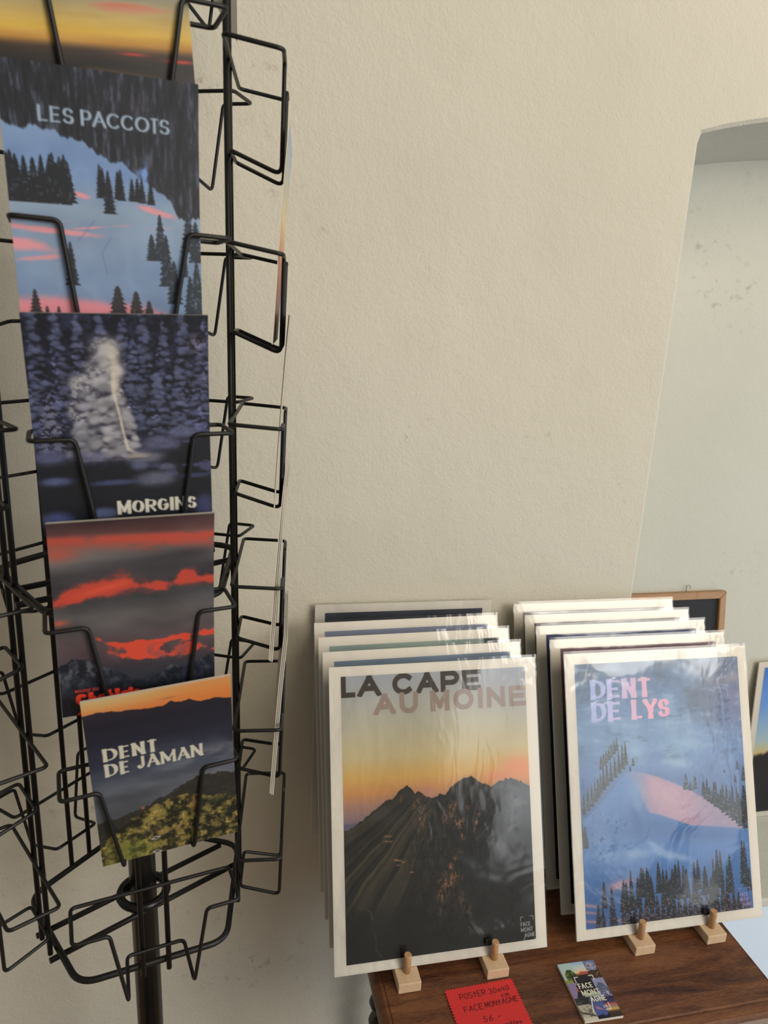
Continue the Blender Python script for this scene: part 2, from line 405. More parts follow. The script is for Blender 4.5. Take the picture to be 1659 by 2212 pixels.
def art_cape(w=420, h=572):
    A = Art(w, h); A.seed = 100
    A.img = A.grad([(0, (168, 168, 172)), (.1, (184, 179, 168)), (.2, (194, 184, 158)), (.3, (206, 186, 140)), (.37, (216, 174, 100)), (.42, (208, 152, 94)), (.46, (180, 136, 114)), (.51, (148, 122, 122)), (.56, (120, 105, 116))])
    sh = A.n(5, 3, 5)-.5
    A.img += (sh*26*sm(.45, .1, A.V))[..., None]
    A.mix((165, 165, 172), sm(.55, 1, A.U)*sm(.25, 0, A.V)*.6)
    cl = A.n(7, 9, 5)
    A.mix((224, 152, 104), np.clip(A.blob(.95, .37, .1, .035)*1.3+A.blob(.82, .40, .16, .02), 0, 1)*sm(.3, .6, cl+.15))
    A.mix((196, 138, 118), A.blob(.55, .43, .3, .02)*sm(.35, .7, cl))
    A.mix((108, 98, 116), A.below([(0, .522), (.05, .52), (.09, .523), (.14, .53), (.2, .53)], .008)*sm(.3, .2, A.U))
    A.mix((62, 56, 66), A.below([(0, .539), (.06, .545), (.12, .54), (.2, .54)], .006)*sm(.3, .2, A.U))
    ridge = [(-.01, .558), (.061, .528), (.122, .498), (.184, .468), (.228, .449), (.259, .447), (.29, .421), (.331, .4), (.361, .423), (.374, .436), (.392, .427), (.423, .446), (.463, .459), (.504, .445), (.531, .45), (.569, .42), (.616, .401), (.672, .391), (.717, .41), (.781, .437), (.829, .417), (.891, .409), (.961, .428), (1.01, .448)]
    M = A.below(ridge, .014, 60, 1.2)
    rock = A.n(14, 14, 5, .6)
    B = Art(w, h); B.seed = 200
    B.img = np.zeros((h, w, 3))+np.array((40, 37, 33))
    B.img += ((rock-.5)*46)[..., None]
    # grassy ribs falling to the lower left
    ux = A.U-(.33+(A.V-.42)*-.55); rib = np.zeros((h, w))
    ang = np.arctan2((A.V-.30)*h, (A.U-.62)*w)
    ang = ang+(fbm(h, w, 5, 5, 4, 77)-.5)*.045+(fbm(h, w, 14, 14, 3, 78)-.5)*.03
    rng = np.random.default_rng(5)
    for k, (f, am) in enumerate([(60, .35), (150, .4), (330, .25)]):
        ph = np.interp(ang*f/3, np.arange(-360, 360), rng.random(720))
        rib += am*ph
    left = sm(.52, .3, A.U+.25*(A.V-.6))*sm(.40, .5, A.V)*sm(.95, .7, A.V)
    B.mix((62, 55, 42), left*.6)
    B.mix((104, 92, 62), left*np.clip((rib-.5)*3.2, 0, 1)*(.35+.5*A.n(8, 8, 3)))
    B.mix((22, 21, 18), left*np.clip((.47-rib)*5, 0, 1)*.85)
    cr = B.rn(16, 22, 5, .62)
    B.mix((20, 20, 20), sm(.3, .45, A.U+.2*(A.V-.5))*sm(.5, .9, cr)*.6)
    B.mix((70, 64, 56), sm(.25, .4, A.U+.2*(A.V-.5))*sm(.25, -.3, cr)*sm(.95, .6, A.V)*.5)
    B.mix((86, 84, 84), B.blob(.2, .5, .12, .03, .5)*.35)
    B.mix((58, 56, 52), B.blob(.33, .43, .05, .035)*.6)
    # right flank: dark with drifting mist
    B.mix((31, 33, 33), sm(.5, .62, A.U-.1*(A.V-.6))*sm(.45, .55, A.V)*.85)
    B.mix((84, 86, 90), sm(.70, .9, A.U-.5*(A.V-.45)*1.2)*sm(.66, .5, A.V)*.85)
    mist = A.n(6, 6, 5)
    for (a, b, ra, rb, an, o) in [(.86, .60, .05, .07, .5, .8), (.82, .65, .07, .02, .7, .9), (.86, .685, .05, .014, .2, .9), (.66, .70, .1, .016, .55, .6), (.76, .757, .07, .014, .3, .8), (.94, .50, .12, .04, .4, .7), (.98, .6, .06, .06, .3, .6), (.72, .47, .12, .02, .5, .35)]:
        B.mix((112, 112, 112), B.blob(a, b, ra, rb, an)*sm(.25, .65, mist)*o)
    B.mix((40, 44, 42), B.blob(.88, .63, .03, .03)*.7)
    # rocks in the last sun
    spk = A.n(70, 120, 3, .8)
    rk = np.zeros((h, w))
    pts = [(.574, .495), (.545, .53), (.6, .55), (.614, .6), (.602, .654), (.574, .68), (.55, .704), (.57, .741), (.53, .76), (.5, .80), (.485, .86)]
    for (a, b), wd in zip(pts, [.014, .018, .02, .012, .010, .008, .010, .02, .026, .018, .010]):
        rk = np.maximum(rk, B.blob(a, b, wd*1.5, wd*1.1))
    for a, b, wd in [(.71, .528, .012), (.695, .56, .014), (.688, .587, .012), (.65, .50, .01), (.6, .83, .03), (.64, .87, .02), (.38, .47, .02), (.4, .52, .03), (.3, .45, .01)]:
        rk = np.maximum(rk, B.blob(a, b, wd, wd*1.3)*.7)
    B.mix((176, 122, 86), rk*sm(.46, .62, spk)*.9)
    B.mix((84, 64, 50), rk*.3)
    for a, b in [(.215, .575), (.235, .577), (.24, .595), (.215, .593), (.26, .66), (.27, .663), (.285, .665), (.3, .672), (.275, .68), (.345, .71)]:
        B.mix((170, 120, 92), B.blob(a, b, .012, .0025)*.9)
    # dark foot with a pale stream bed
    B.mix((26, 26, 24), sm(.74, .98, A.V)*.85)
    m = np.zeros((h, w)); px = [(.04, .80), (.09, .815), (.13, .83), (.135, .86), (.15, .875), (.14, .9), (.155, .93), (.15, .96), (.18, .985)]
    B.stroke([(a*w, b*h) for a, b in px], [.8]*9, m)
    B.stroke([(a*w, b*h) for a, b in [(.58, .88), (.63, .92), (.68, .96)]], [.7]*3, m)
    B.mix((104, 96, 72), m*.6*sm(.3, .6, A.n(40, 40, 2)))
    rr = B.rn(26, 24, 5, .65); B.img = B.img*(1+.30*np.clip(rr, -1, 1)*sm(.3, .5, B.U))[..., None]
    A.mix(B.img, M)
    logo(A, .918, .915, .07, (176, 172, 164))
    A.mix((66, 56, 46), np.maximum.reduce([A.text('LA', .0, 0, .208, .077, .25, widths=[.62, 1.02], gap=.10), A.text('CAPE', .268, 0, .746, .077, .25, widths=[.95, .98, .86, .86], gap=.12)]))
    t2 = np.maximum.reduce([A.text('AU', .168, .069, .402, .146, .25, widths=[1.0, .86], gap=.18), A.text('MOINE', .468, .069, 1.0, .146, .25, widths=[.9, .98, .26, .9, .86], gap=.18)])
    A.mix((160, 138, 124), t2*.96)
    return A.img

def trees(A, specs, col, snow, dens=.55, hi=None, seed=0):
    m = np.zeros((A.h, A.w))
    for i, (u, v0, v1, wd) in enumerate(specs):
        A.tree(u, v0, v1, wd, m, seed=seed+i)
    A.mix(col, m)
    nz = A.n(A.h/3.2, A.w/3.2, 2, .8)
    A.mix(snow, m*sm(dens, dens+.2, nz)*.6)
    return m

def art_lys(w=420, h=566):
    A = Art(w, h); A.seed = 300
    A.img = A.grad([(0, (104, 126, 166)), (.15, (114, 140, 182)), (.3, (132, 158, 200)), (.42, (122, 146, 196)), (.55, (104, 128, 178)), (.62, (84, 118, 176)), (.8, (76, 116, 182)), (1, (70, 104, 168))])
    a = A.n(6, 5, 6, .6); b = A.n(12, 9, 5, .6)
    top = sm(.5, .3, A.V)
    A.mix((98, 108, 128), top*sm(.5, .75, a)*sm(.45, .1, A.V)*.8)
    A.mix((160, 178, 208), top*sm(.52, .8, b)*.55)
    A.mix((152, 140, 176), A.blob(.98, .16, .22, .14)*.75)
    A.mix((176, 160, 170), A.blob(.92, .09, .1, .02, -.2)*sm(.3, .7, b)*.8)
    A.mix((168, 190, 218), np.clip(A.blob(.55, .36, .22, .05)+A.blob(.6, .40, .12, .025, .3), 0, 1)*sm(.3, .7, b)*.9)
    A.mix((112, 130, 172), A.blob(.58, .385, .05, .012)*.7+A.blob(.87, .23, .02, .035)*.6+A.blob(.85, .34, .03, .03)*.4)
    A.mix((86, 92, 104), A.blob(.05, .05, .1, .08)*sm(.3, .6, b)*.55)
    # left wooded slope
    stz = A.n(40, 9, 4, .6); A.mix((168, 186, 216), top*sm(.55, .8, stz)*.5); A.mix((92, 108, 140), top*sm(.42, .25, stz)*.45)
    L = A.below([(0, .50), (.1, .45), (.2, .40), (.3, .37), (.5, .36)], .02, 20, 6)*sm(.34, .2, A.U)*sm(.62, .5, A.V)
    A.mix((120, 138, 186), L*.5)
    trees(A, [(.13+.016*i, .36-.011*i, .41-.011*i, .014) for i in range(7)], (98, 100, 106), (150, 150, 160), .5)
    trees(A, [(.02+.021*i+.006*math.sin(i*7), .50-.0155*i+.008*math.sin(i*5), .575-.0145*i, .015) for i in range(13)], (92, 92, 96), (140, 142, 156), .5)
    trees(A, [(.318, .375, .405, .012), (.3, .405, .432, .01)], (72, 78, 100), (140, 140, 150))
    # dome of snow
    low = [(-.01, .61), (.06, .575), (.13, .535), (.2, .48), (.257, .436)]
    D = A.poly([(-.02, .615), (.06, .572), (.13, .53), (.186, .49), (.257, .436), (.31, .425), (.382, .437), (.476, .461), (.571, .491), (.666, .522), (.761, .565), (.85, .60), (.934, .64), (1.02, .70), (1.02, 1.02), (-.02, 1.02)])
    g = A.n(5, 5, 5)
    Bc = A.grad([(.42, (128, 154, 206)), (.55, (104, 138, 196)), (.64, (80, 122, 184)), (.75, (92, 134, 198)), (.86, (78, 120, 186)), (1, (72, 108, 172))])
    A.mix(Bc, D)
    A.mix((136, 160, 208), D*(A.blob(.14, .6, .16, .09)*.7+A.blob(.12, .73, .2, .06)*.6)*sm(.2, .7, g))
    A.mix((160, 178, 214), D*np.clip(A.blob(.18, .74, .25, .018)+A.blob(.42, .72, .12, .012, .7)+A.blob(.56, .77, .1, .014, .3)+A.blob(.36, .56, .05, .04), 0, 1)*sm(.25, .7, A.n(12, 10, 5))*.8)
    A.mix((70, 108, 172), D*np.clip(A.blob(.32, .62, .03, .07, -.2)+A.blob(.45, .64, .1, .02, .3)*.6, 0, 1)*.7)
    P = A.poly([(.257, .436), (.31, .425), (.382, .437), (.476, .461), (.571, .491), (.666, .522), (.761, .565), (.85, .60), (.934, .64), (1.0, .69), (.929, .684), (.78, .668), (.652, .656), (.54, .625), (.46, .602), (.40, .592), (.37, .55), (.345, .50), (.32, .47)], 5)
    P = P*(.25+.75*sm(.30, .46, A.U+.25*(A.V-.45)))
    A.mix((206, 156, 176), P*(.8+.4*(g-.5)))
    A.mix((150, 170, 208), D*A.blob(.33, .50, .05, .05)*.6)
    A.mix((66, 104, 168), D*A.blob(.62, .69, .3, .02, .1)*.5)
    A.mix((222, 172, 186), P*A.blob(.5, .52, .2, .05, .5)*.5)
    m = np.zeros((h, w)); A.stroke([(a_*w, b_*h) for a_, b_ in [(.666, .524), (.761, .567), (.85, .602), (.934, .642)]], [.7]*4, m); A.mix((110, 104, 130), m*.6)
    dots = (A.n(110, 90, 1) > .83)*D*sm(.2, .02, np.abs(A.U-.15))*sm(.55, .6, A.V)*sm(.8, .7, A.V)
    A.mix((60, 84, 130), dots*.6)
    trees(A, [(.63, .455, .515, .022), (.685, .462, .516, .02), (.655, .485, .52, .014)], (86, 92, 112), (150, 160, 180), .5)
    trees(A, [(.735+.02*i+.005*math.sin(i*9), .488+.004*i+.016*math.sin(i*4.1), .545+.012*i, .019) for i in range(13)], (58, 64, 78), (128, 136, 160), .55)
    trees(A, [(.745+.02*i, .515+.007*i, .56+.0095*i, .018) for i in range(12)], (50, 54, 64), (140, 134, 156), .5)
    trees(A, [(.955, .42, .455, .016), (.935, .475, .505, .013), (.99, .44, .50, .02), (.87, .45, .462, .008)], (70, 80, 104), (130, 140, 170))
    trees(A, [(.985, .52, .66, .035), (.965, .57, .665, .02)], (48, 52, 62), (120, 116, 140), .55)
    trees(A, [(.02, .62, .70, .022), (.0, .6, .68, .02)], (82, 84, 92), (120, 124, 140))
    trees(A, [(.79, .757, .905, .026), (.765, .79, .9, .02), (.812, .765, .9, .022), (.868, .782, .93, .026), (.85, .82, .92, .018), (.95, .733, .9, .026), (.965, .74, .915, .024), (.985, .84, .93, .02)], (52, 58, 68), (116, 124, 146), .52)
    # pink snow banks and the dark wood in front
    pk = np.clip(A.blob(.21, .85, .07, .016, -.15)*1.4, 0, 1)
    A.mix((196, 146, 168), pk*.95)
    for (a_, b_, c_, d_) in [(.02, .913, .09, .006), (.03, .94, .07, .005), (.05, .975, .08, .006), (.22, .985, .07, .008)]:
        A.mix((200, 142, 162), A.blob(a_, b_, c_, d_, .18)*.9)
    r = np.random.default_rng(8)
    sp = [(.112, .832, .93, .022), (.155, .858, .985, .024), (.075, .915, 1.0, .024), (.1, .93, 1.0, .02), (.16, .93, 1.0, .03)]
    trees(A, sp, (50, 54, 66), (130, 128, 150), .52)
    sp = []
    for i in range(26):
        u = .25+.58*i/25+.014*r.normal()
        env = .81+.03*math.sin(i*1.3)+.05*max(0, (u-.6)/.25)+.04*(r.random()-.5)
        sp.append((u, env+.02*r.random(), min(1.02, env+.12), .022+.012*r.random()))
    sp += [(.27, .80, .95, .022), (.365, .797, .94, .026), (.46, .812, .95, .024), (.555, .785, .93, .022), (.648, .798, .93, .022)]
    mm = trees(A, sp, (44, 48, 58), (110, 112, 132), .58)
    sp = [(.22+.033*i, .89+.03*r.random()+.03*max(0, (i-14)/6), 1.03, .022) for i in range(22)]
    trees(A, sp, (40, 40, 48), (176, 132, 148), .5)
    trees(A, [(.86, .955, 1., .012), (.9, .96, 1., .012), (.94, .945, 1., .014), (.955, .94, 1., .012), (.975, .95, 1., .014)], (70, 64, 84), (170, 130, 150))
    gy = A.img.mean(-1, keepdims=True); A.img = (A.img*.86+gy*.14)*np.array((.97, 1.0, .96))
    fine = A.n(90, 80, 3, .8)
    A.img += ((fine-.5)*16)[..., None]
    # title
    tm = np.maximum.reduce([A.text('DENT', .088, .064, .453, .143, .27, .11, nib=-.12, gap=.07, pw=1.8, flare=.18, widths=[.86, .78, .8, .84]), A.text('DE', .088, .150, .265, .229, .27, .11, nib=-.12, gap=.07, pw=1.8, flare=.18, widths=[.86, .78]), A.text('LYS', .325, .150, .556, .229, .27, .11, nib=-.12, gap=.02, pw=1.8, flare=.18, widths=[.7, .86, .72])])
    tc = A.grad([(.08, (176, 184, 216)), (.2, (196, 192, 222)), (.36, (228, 186, 200)), (.45, (238, 180, 192)), (.56, (240, 176, 188))], A.U+.25*(A.V-.15))
    A.mix(tc, tm)
    logo(A, .918, .918, .066, (186, 160, 204), op=.85)
    return A.img

def art_paccots(w=200, h=272):
    A = Art(w, h); A.seed = 400
    A.img = A.grad([(.2, (126, 148, 182)), (.35, (118, 142, 180)), (.48, (142, 157, 174)), (.7, (124, 142, 168)), (1, (116, 136, 168))])
    g = A.n(6, 4, 5)
    A.img += ((g-.5)*24)[..., None]
    dr = A.rn(7, 4, 3); A.mix((158, 178, 206), sm(.3, .95, dr)*.14); A.mix((108, 128, 164), sm(.3, -.6, dr)*.35)
    # pink evening light
    pm = np.zeros((h, w))
    for a, b, ra, rb, an, o in [(.08, .527, .25, .008, .02, .8), (.17, .565, .3, .014, .06, 1), (.05, .62, .2, .03, .1, 1), (.12, .67, .16, .014, -.12, .8), (.4, .548, .25, .006, -.12, .7), (.78, .535, .12, .006, -.1, .7), (.76, .475, .14, .016, .25, 1), (.35, .43, .06, .014, .2, 1)]:
        pm = np.maximum(pm, A.blob(a, b, ra, rb, an)*o)
    A.mix((222, 148, 152), sm(.25, .7, pm*.8+.55*(A.n(26, 10, 4, .6)-.5)))
    A.mix((222, 138, 146), sm(.80, .84, A.V+.05*(g-.5)-.02*sm(.2, .5, A.U))*sm(.75, .55, A.U+.3*(A.V-.9)))
    A.mix((214, 138, 150), A.blob(.74, .88, .12, .02, .3))
    m = np.zeros((h, w)); A.stroke([(a*w, b*h) for a, b in [(.42, .52), (.33, .6)]], [.6]*2, m); A.stroke([(a*w, b*h) for a, b in [(.5, .58), (.45, .64), (.47, .72)]], [.6]*3, m); A.mix((96, 112, 140), m*.5)
    # upper forest
    top = [(-.01, .2), (.05, .215), (.1, .222), (.13, .205), (.235, .219), (.362, .25), (.48, .28), (.56, .31), (.623, .325), (.68, .36), (.72, .38), (.8, .405), (.85, .45), (.88, .485), (.94, .50), (1.01, .49)]
    F = 1-A.below(top, .05, 24, 1.5)
    A.mix((44, 45, 50), F)
    st = A.n(14, 60, 4, .6)
    A.mix((92, 96, 112), F*sm(.52, .8, st)*.75)
    A.mix((30, 31, 34), F*sm(.5, .25, st)*.6)
    A.mix((104, 84, 84), F*sm(.6, .8, A.n(10, 20, 3))*sm(.4, .8, A.U)*.3)
    A.mix((120, 150, 204), np.clip(A.blob(.66, .318, .05, .03, 1.0)+A.blob(.7, .34, .014, .03), 0, 1)*sm(.35, .6, A.n(20, 30, 3)))
    S = []
    r = np.random.default_rng(3)
    for i in range(20): S.append((.31*r.random(), .285+.05*r.random(), .45+.02*r.random(), .034+.012*r.random()))
    for i in range(6): S.append((.01+.04*i, .30+.02*r.random(), .47, .04))
    for i in range(9): S.append((.45+.034*i+.01*r.normal(), .3+.035*r.random()+.006*i, .425+.015*r.random()+.002*i, .028))
    S.append((.505, .36, .49, .04))
    trees(A, S, (38, 40, 44), (78, 84, 96), .6)
    S = [(.77, .485, .66, .045), (.8, .56, .76, .05), (.84, .66, .83, .05), (.72, .56, .66, .04), (.93, .47, .62, .05), (.97, .5, .66, .05), (.97, .66, .82, .05), (.93, .72, .9, .05), (.98, .8, .95, .05), (.9, .62, .72, .03)]
    trees(A, S, (46, 52, 58), (96, 110, 130), .6)
    trees(A, [(.285, .605, .768, .042)], (44, 46, 48), (80, 90, 100), .65)
    S = [(.085, .79, .915, .045), (.14, .85, .915, .03), (.2, .85, .915, .026), (.52, .765, .93, .08), (.62, .785, .93, .065), (.69, .82, .93, .05), (.76, .87, .95, .03)]
    trees(A, S, (54, 50, 50), (96, 78, 74), .62)
    A.mix((60, 58, 60), sm(.92, .935, A.V)*.8)
    t = A.text('LES', .178, .135, .352, .19, .2, .09, nib=.1, gap=.1)
    t = np.maximum(t, A.text('PACCOTS', .385, .135, .84, .19, .2, .08, nib=.1, gap=.02, widths=[.62, .8, .8, .8, .86, .55, .62]))
    A.mix((158, 172, 186), t)
    return A.img

def art_morgins(w=200, h=264):
    A = Art(w, h); A.seed = 500
    A.img = np.zeros((h, w, 3))+np.array((27, 28, 37))
    a = A.n(20, 16, 5, .65); b = A.n(60, 34, 3, .75); c = A.n(90, 50, 2, .8)
    A.mix((62, 66, 96), sm(.45, .65, a*.6+b*.4)*.55)
    r = np.random.default_rng(12)
    rows = [(.06, -.1, .52, .10), (.17, -.05, .5, .09), (.28, -.12, .42, .08), (.40, -.1, .4, .08), (.52, -.02, .46, .085), (.63, -.08, .5, .09), (.74, .0, .52, .085), (.85, -.1, .5, .09), (.97, .02, .6, .11), (.57, .1, .52, .09), (.70, .2, .54, .08), (.03, .2, .58, .09), (.82, .18, .54, .08)]
    for i, (u, v0, v1, wd) in enumerate(rows):
        m = A.tree(u, v0, v1, wd, jag=.55, seed=7+i)
        A.mix((30, 31, 42), m*.85)
        lit = sm(.44, .62, b*.65+a*.35+.05*np.sin((A.V*h)/3.1+i))
        A.mix((84, 88, 124), m*lit*.9)
        A.mix((122, 122, 154), m*sm(.56, .72, c*.6+b*.4)*.7)
        A.mix((20, 20, 27), np.clip(A.blob(u-wd*1.02, (v0+v1)/2+.1, wd*.3, .3), 0, 1)*.55)
    A.mix((138, 128, 148), A.blob(.93, .13, .06, .05, -.4)*.75*sm(.35, .6, b)+A.blob(.95, .3, .06, .05)*.5*sm(.35, .6, b))
    def clumps(u, v0, v1, wd, cnt, col, dark, size, seed, o=.85):
        q = np.random.default_rng(seed)
        P = sorted(q.random((cnt, 2)).tolist())
        for t, s in P:
            x = u+(2*s-1)*wd*(.15+.85*t); y = v0+(v1-v0)*t; k = size*(.6+.8*q.random())
            A.mix(dark, A.blob(x, y+k*.55, k*1.15, k*.42, .15*(2*s-1), 2)*.75)
            f = q.random(); A.mix(tuple(c*(.72+.4*f) for c in col), A.blob(x, y, k, k*.5, .35*(2*s-1), 2)*o)
    for i, (uu, vv0, vv1, ww) in enumerate(rows):
        clumps(uu, max(.0, vv0+.06), vv1, ww*.8, 44, (92, 96, 124), (22, 23, 31), .019, 60+i, .75)
    # snow-laden little tree, lit from behind
    m = np.zeros((h, w)); A.tree(.31, .27, .64, .13, m, jag=.5); A.tree(.42, .12, .65, .17, m, jag=.45, seed=2)
    m = np.maximum(m, np.clip(A.blob(.42, .16, .075, .065, p=2)+A.blob(.4, .25, .1, .06, p=2)+A.blob(.285, .31, .07, .05, p=2)+A.blob(.26, .42, .06, .08, p=2), 0, 1))
    A.mix((104, 100, 112), m)
    A.mix((160, 154, 156), m*sm(.45, .62, b)); A.mix((48, 46, 58), m*sm(.48, .34, b)*.85)
    clumps(.30, .30, .63, .12, 46, (150, 146, 152), (46, 45, 58), .030, 91)
    clumps(.43, .14, .64, .15, 80, (164, 158, 160), (50, 48, 60), .032, 92)
    A.mix((190, 182, 174), (A.blob(.42, .14, .07, .03)+A.blob(.28, .285, .06, .018)+A.blob(.40, .23, .07, .02))*.6)
    A.mix((206, 194, 176), np.clip(A.blob(.455, .18, .04, .05)+A.blob(.475, .25, .03, .04)+A.blob(.465, .32, .025, .04), 0, 1)*.8)
    mm = np.zeros((h, w)); A.stroke([(x*w, y*h) for x, y in [(.455, .26), (.45, .34), (.47, .42), (.49, .52), (.51, .6), (.56, .625)]], [2.6, 2.0, 1.5, 1.4, 1.8, 2.6], mm)
    A.mix((214, 198, 174), mm*.7)
    m = A.tree(.1, .355, .6, .09, jag=.6, seed=4); A.mix((108, 106, 124), m*sm(.4, .55, b)); A.mix((40, 39, 50), m*sm(.48, .35, b)*.8)
    # stream, banks and boulders
    dk = A.below([(0, .63), (.15, .64), (.3, .66), (.5, .66), (.65, .62), (.8, .58), (1, .5)], .08, 12, 3)
    A.mix((24, 25, 31), dk*.95)
    A.mix((88, 88, 126), dk*sm(.56, .72, A.n(26, 8, 4))*sm(.45, .75, A.U)*sm(.8, .7, A.V)*.7)
    for u, v, ru, rv, col in [(.60, .64, .12, .035, (122, 119, 134)), (.7, .58, .12, .04, (96, 96, 124)), (.85, .535, .1, .03, (98, 100, 128)), (.3, .63, .1, .03, (103, 100, 123)), (.08, .62, .1, .04, (91, 93, 124)), (.57, .68, .055, .026, (91, 93, 117)), (.73, .695, .055, .02, (95, 95, 117)), (.66, .75, .125, .038, (104, 104, 123)), (.1, .735, .09, .022, (85, 91, 129)), (.42, .755, .14, .014, (70, 77, 112)), (.08, .92, .1, .045, (78, 88, 137)), (.35, .9, .08, .03, (91, 100, 137)), (.95, .9, .06, .06, (68, 68, 106)), (.9, .745, .1, .012, (60, 65, 98)), (.56, .635, .07, .014, (154, 141, 131))]:
        k = A.blob(u, v, ru, rv, p=2.2)*(.82+.35*(b-.5)); A.mix(col, np.clip(k, 0, 1)); A.mix((40, 40, 52), A.blob(u, v+rv*.9, ru*.9, rv*.3)*.6)
    t = A.text('MORGINS', .425, .845, .90, .912, .27, .08, nib=.2, gap=.05, pw=1.6, widths=[1., .92, .85, .85, .36, .9, .7])
    A.mix((214, 204, 186), t)
    return A.img

def art_chablais(w=200, h=276):
    A = Art(w, h); A.seed = 600
    A.img = A.grad([(0, (62, 46, 48)), (.06, (92, 60, 58)), (.13, (112, 92, 86)), (.2, (112, 106, 102)), (.27, (72, 66, 68)), (.34, (62, 58, 62)), (.42, (72, 70, 72)), (.5, (96, 90, 88)), (.58, (88, 80, 80)), (.66, (92, 76, 76)), (.74, (84, 70, 74)), (.85, (50, 50, 58)), (1, (30, 32, 42))])
    g = A.n(9, 3, 5); g2 = A.n(22, 8, 4)
    A.img += ((g-.5)*36)[..., None]
    R = (222, 74, 52)
    top = sm(.055, .09, A.V-.02*A.U)*sm(.19, .11, A.V-.05*(A.U-.5)+.05*(g-.5))
    A.mix((196, 78, 62), top*sm(.25, .6, g2+.15)*.9)
    A.mix((190, 84, 66), A.blob(.05, .16, .12, .04)*.8)
    A.mix((54, 50, 54), A.blob(.6, .235, .4, .05)*.6+A.blob(.85, .2, .2, .03)*.5)
    c1 = A.poly([(0, .40), (.12, .345), (.28, .32), (.39, .288), (.47, .29), (.5, .32), (.67, .388), (.5, .385), (.42, .405), (.3, .395), (.15, .42), (0, .428)], 26)
    c2 = A.poly([(.64, .36), (.73, .34), (.8, .305), (.88, .303), (.9, .33), (1, .35), (1, .372), (.9, .385), (.8, .385), (.7, .375)], 22)
    w1 = A.n(16, 10, 5, .6); A.mix(R, sm(.42, .66, (c1+c2)*1.0+(w1-.5)*.75)); A.mix((150, 66, 58), sm(.25, .5, (c1+c2)*1.0+(w1-.5)*.75)*.4)
    A.mix((238, 92, 66), A.blob(.3, .36, .18, .02, -.25)*c1*.6)
    c3 = A.poly([(.22, .61), (.3, .645), (.42, .665), (.6, .66), (.8, .655), (1, .645), (1, .685), (.85, .675), (.7, .69), (.5, .70), (.4, .695), (.3, .665)], 14)
    c4 = A.poly([(.3, .70), (.42, .715), (.5, .70), (.6, .70), (.66, .73), (.72, .77), (.6, .775), (.45, .765), (.35, .745)], 16)
    c5 = A.poly([(.72, .72), (.8, .705), (.86, .70), (.92, .73), (1, .755), (1, .775), (.9, .745), (.82, .775), (.76, .79)], 16)
    w2 = A.n(20, 14, 5, .6); A.mix(R, sm(.4, .62, np.clip(c3+c4+c5, 0, 1)*1.0+(w2-.5)*.95)*.95); A.mix((120, 80, 80), (c4+c5)*sm(.5, .7, A.n(18, 14, 4))*.6)
    A.mix((206, 90, 70), A.blob(.03, .52, .05, .015)*.8)
    M = A.below([(0, .745), (.117, .725), (.21, .745), (.292, .79), (.377, .82), (.43, .86), (.476, .885), (.605, .875), (.698, .82), (.805, .85), (.913, .80), (1, .79)], .03, 24, 1.5)
    rk = A.n(22, 22, 5, .65)
    A.mix((38, 42, 52), M)
    A.mix((104, 104, 106), M*sm(.48, .7, rk)*sm(.95, .78, A.V)*.75)
    A.mix((20, 22, 32), M*sm(.5, .35, rk)*.7+M*sm(.88, .96, A.V)*.7)
    A.mix((226, 66, 46), A.text('MASSIF DU', .09, .893, .235, .91, .2, gap=.12))
    A.mix((236, 64, 42), A.text('Chablais', .09, .915, .5, .985, .34, .14, nib=.2, gap=.04, widths=[.85, .62, .6, .6, .3, .6, .3, .55]))
    return A.img

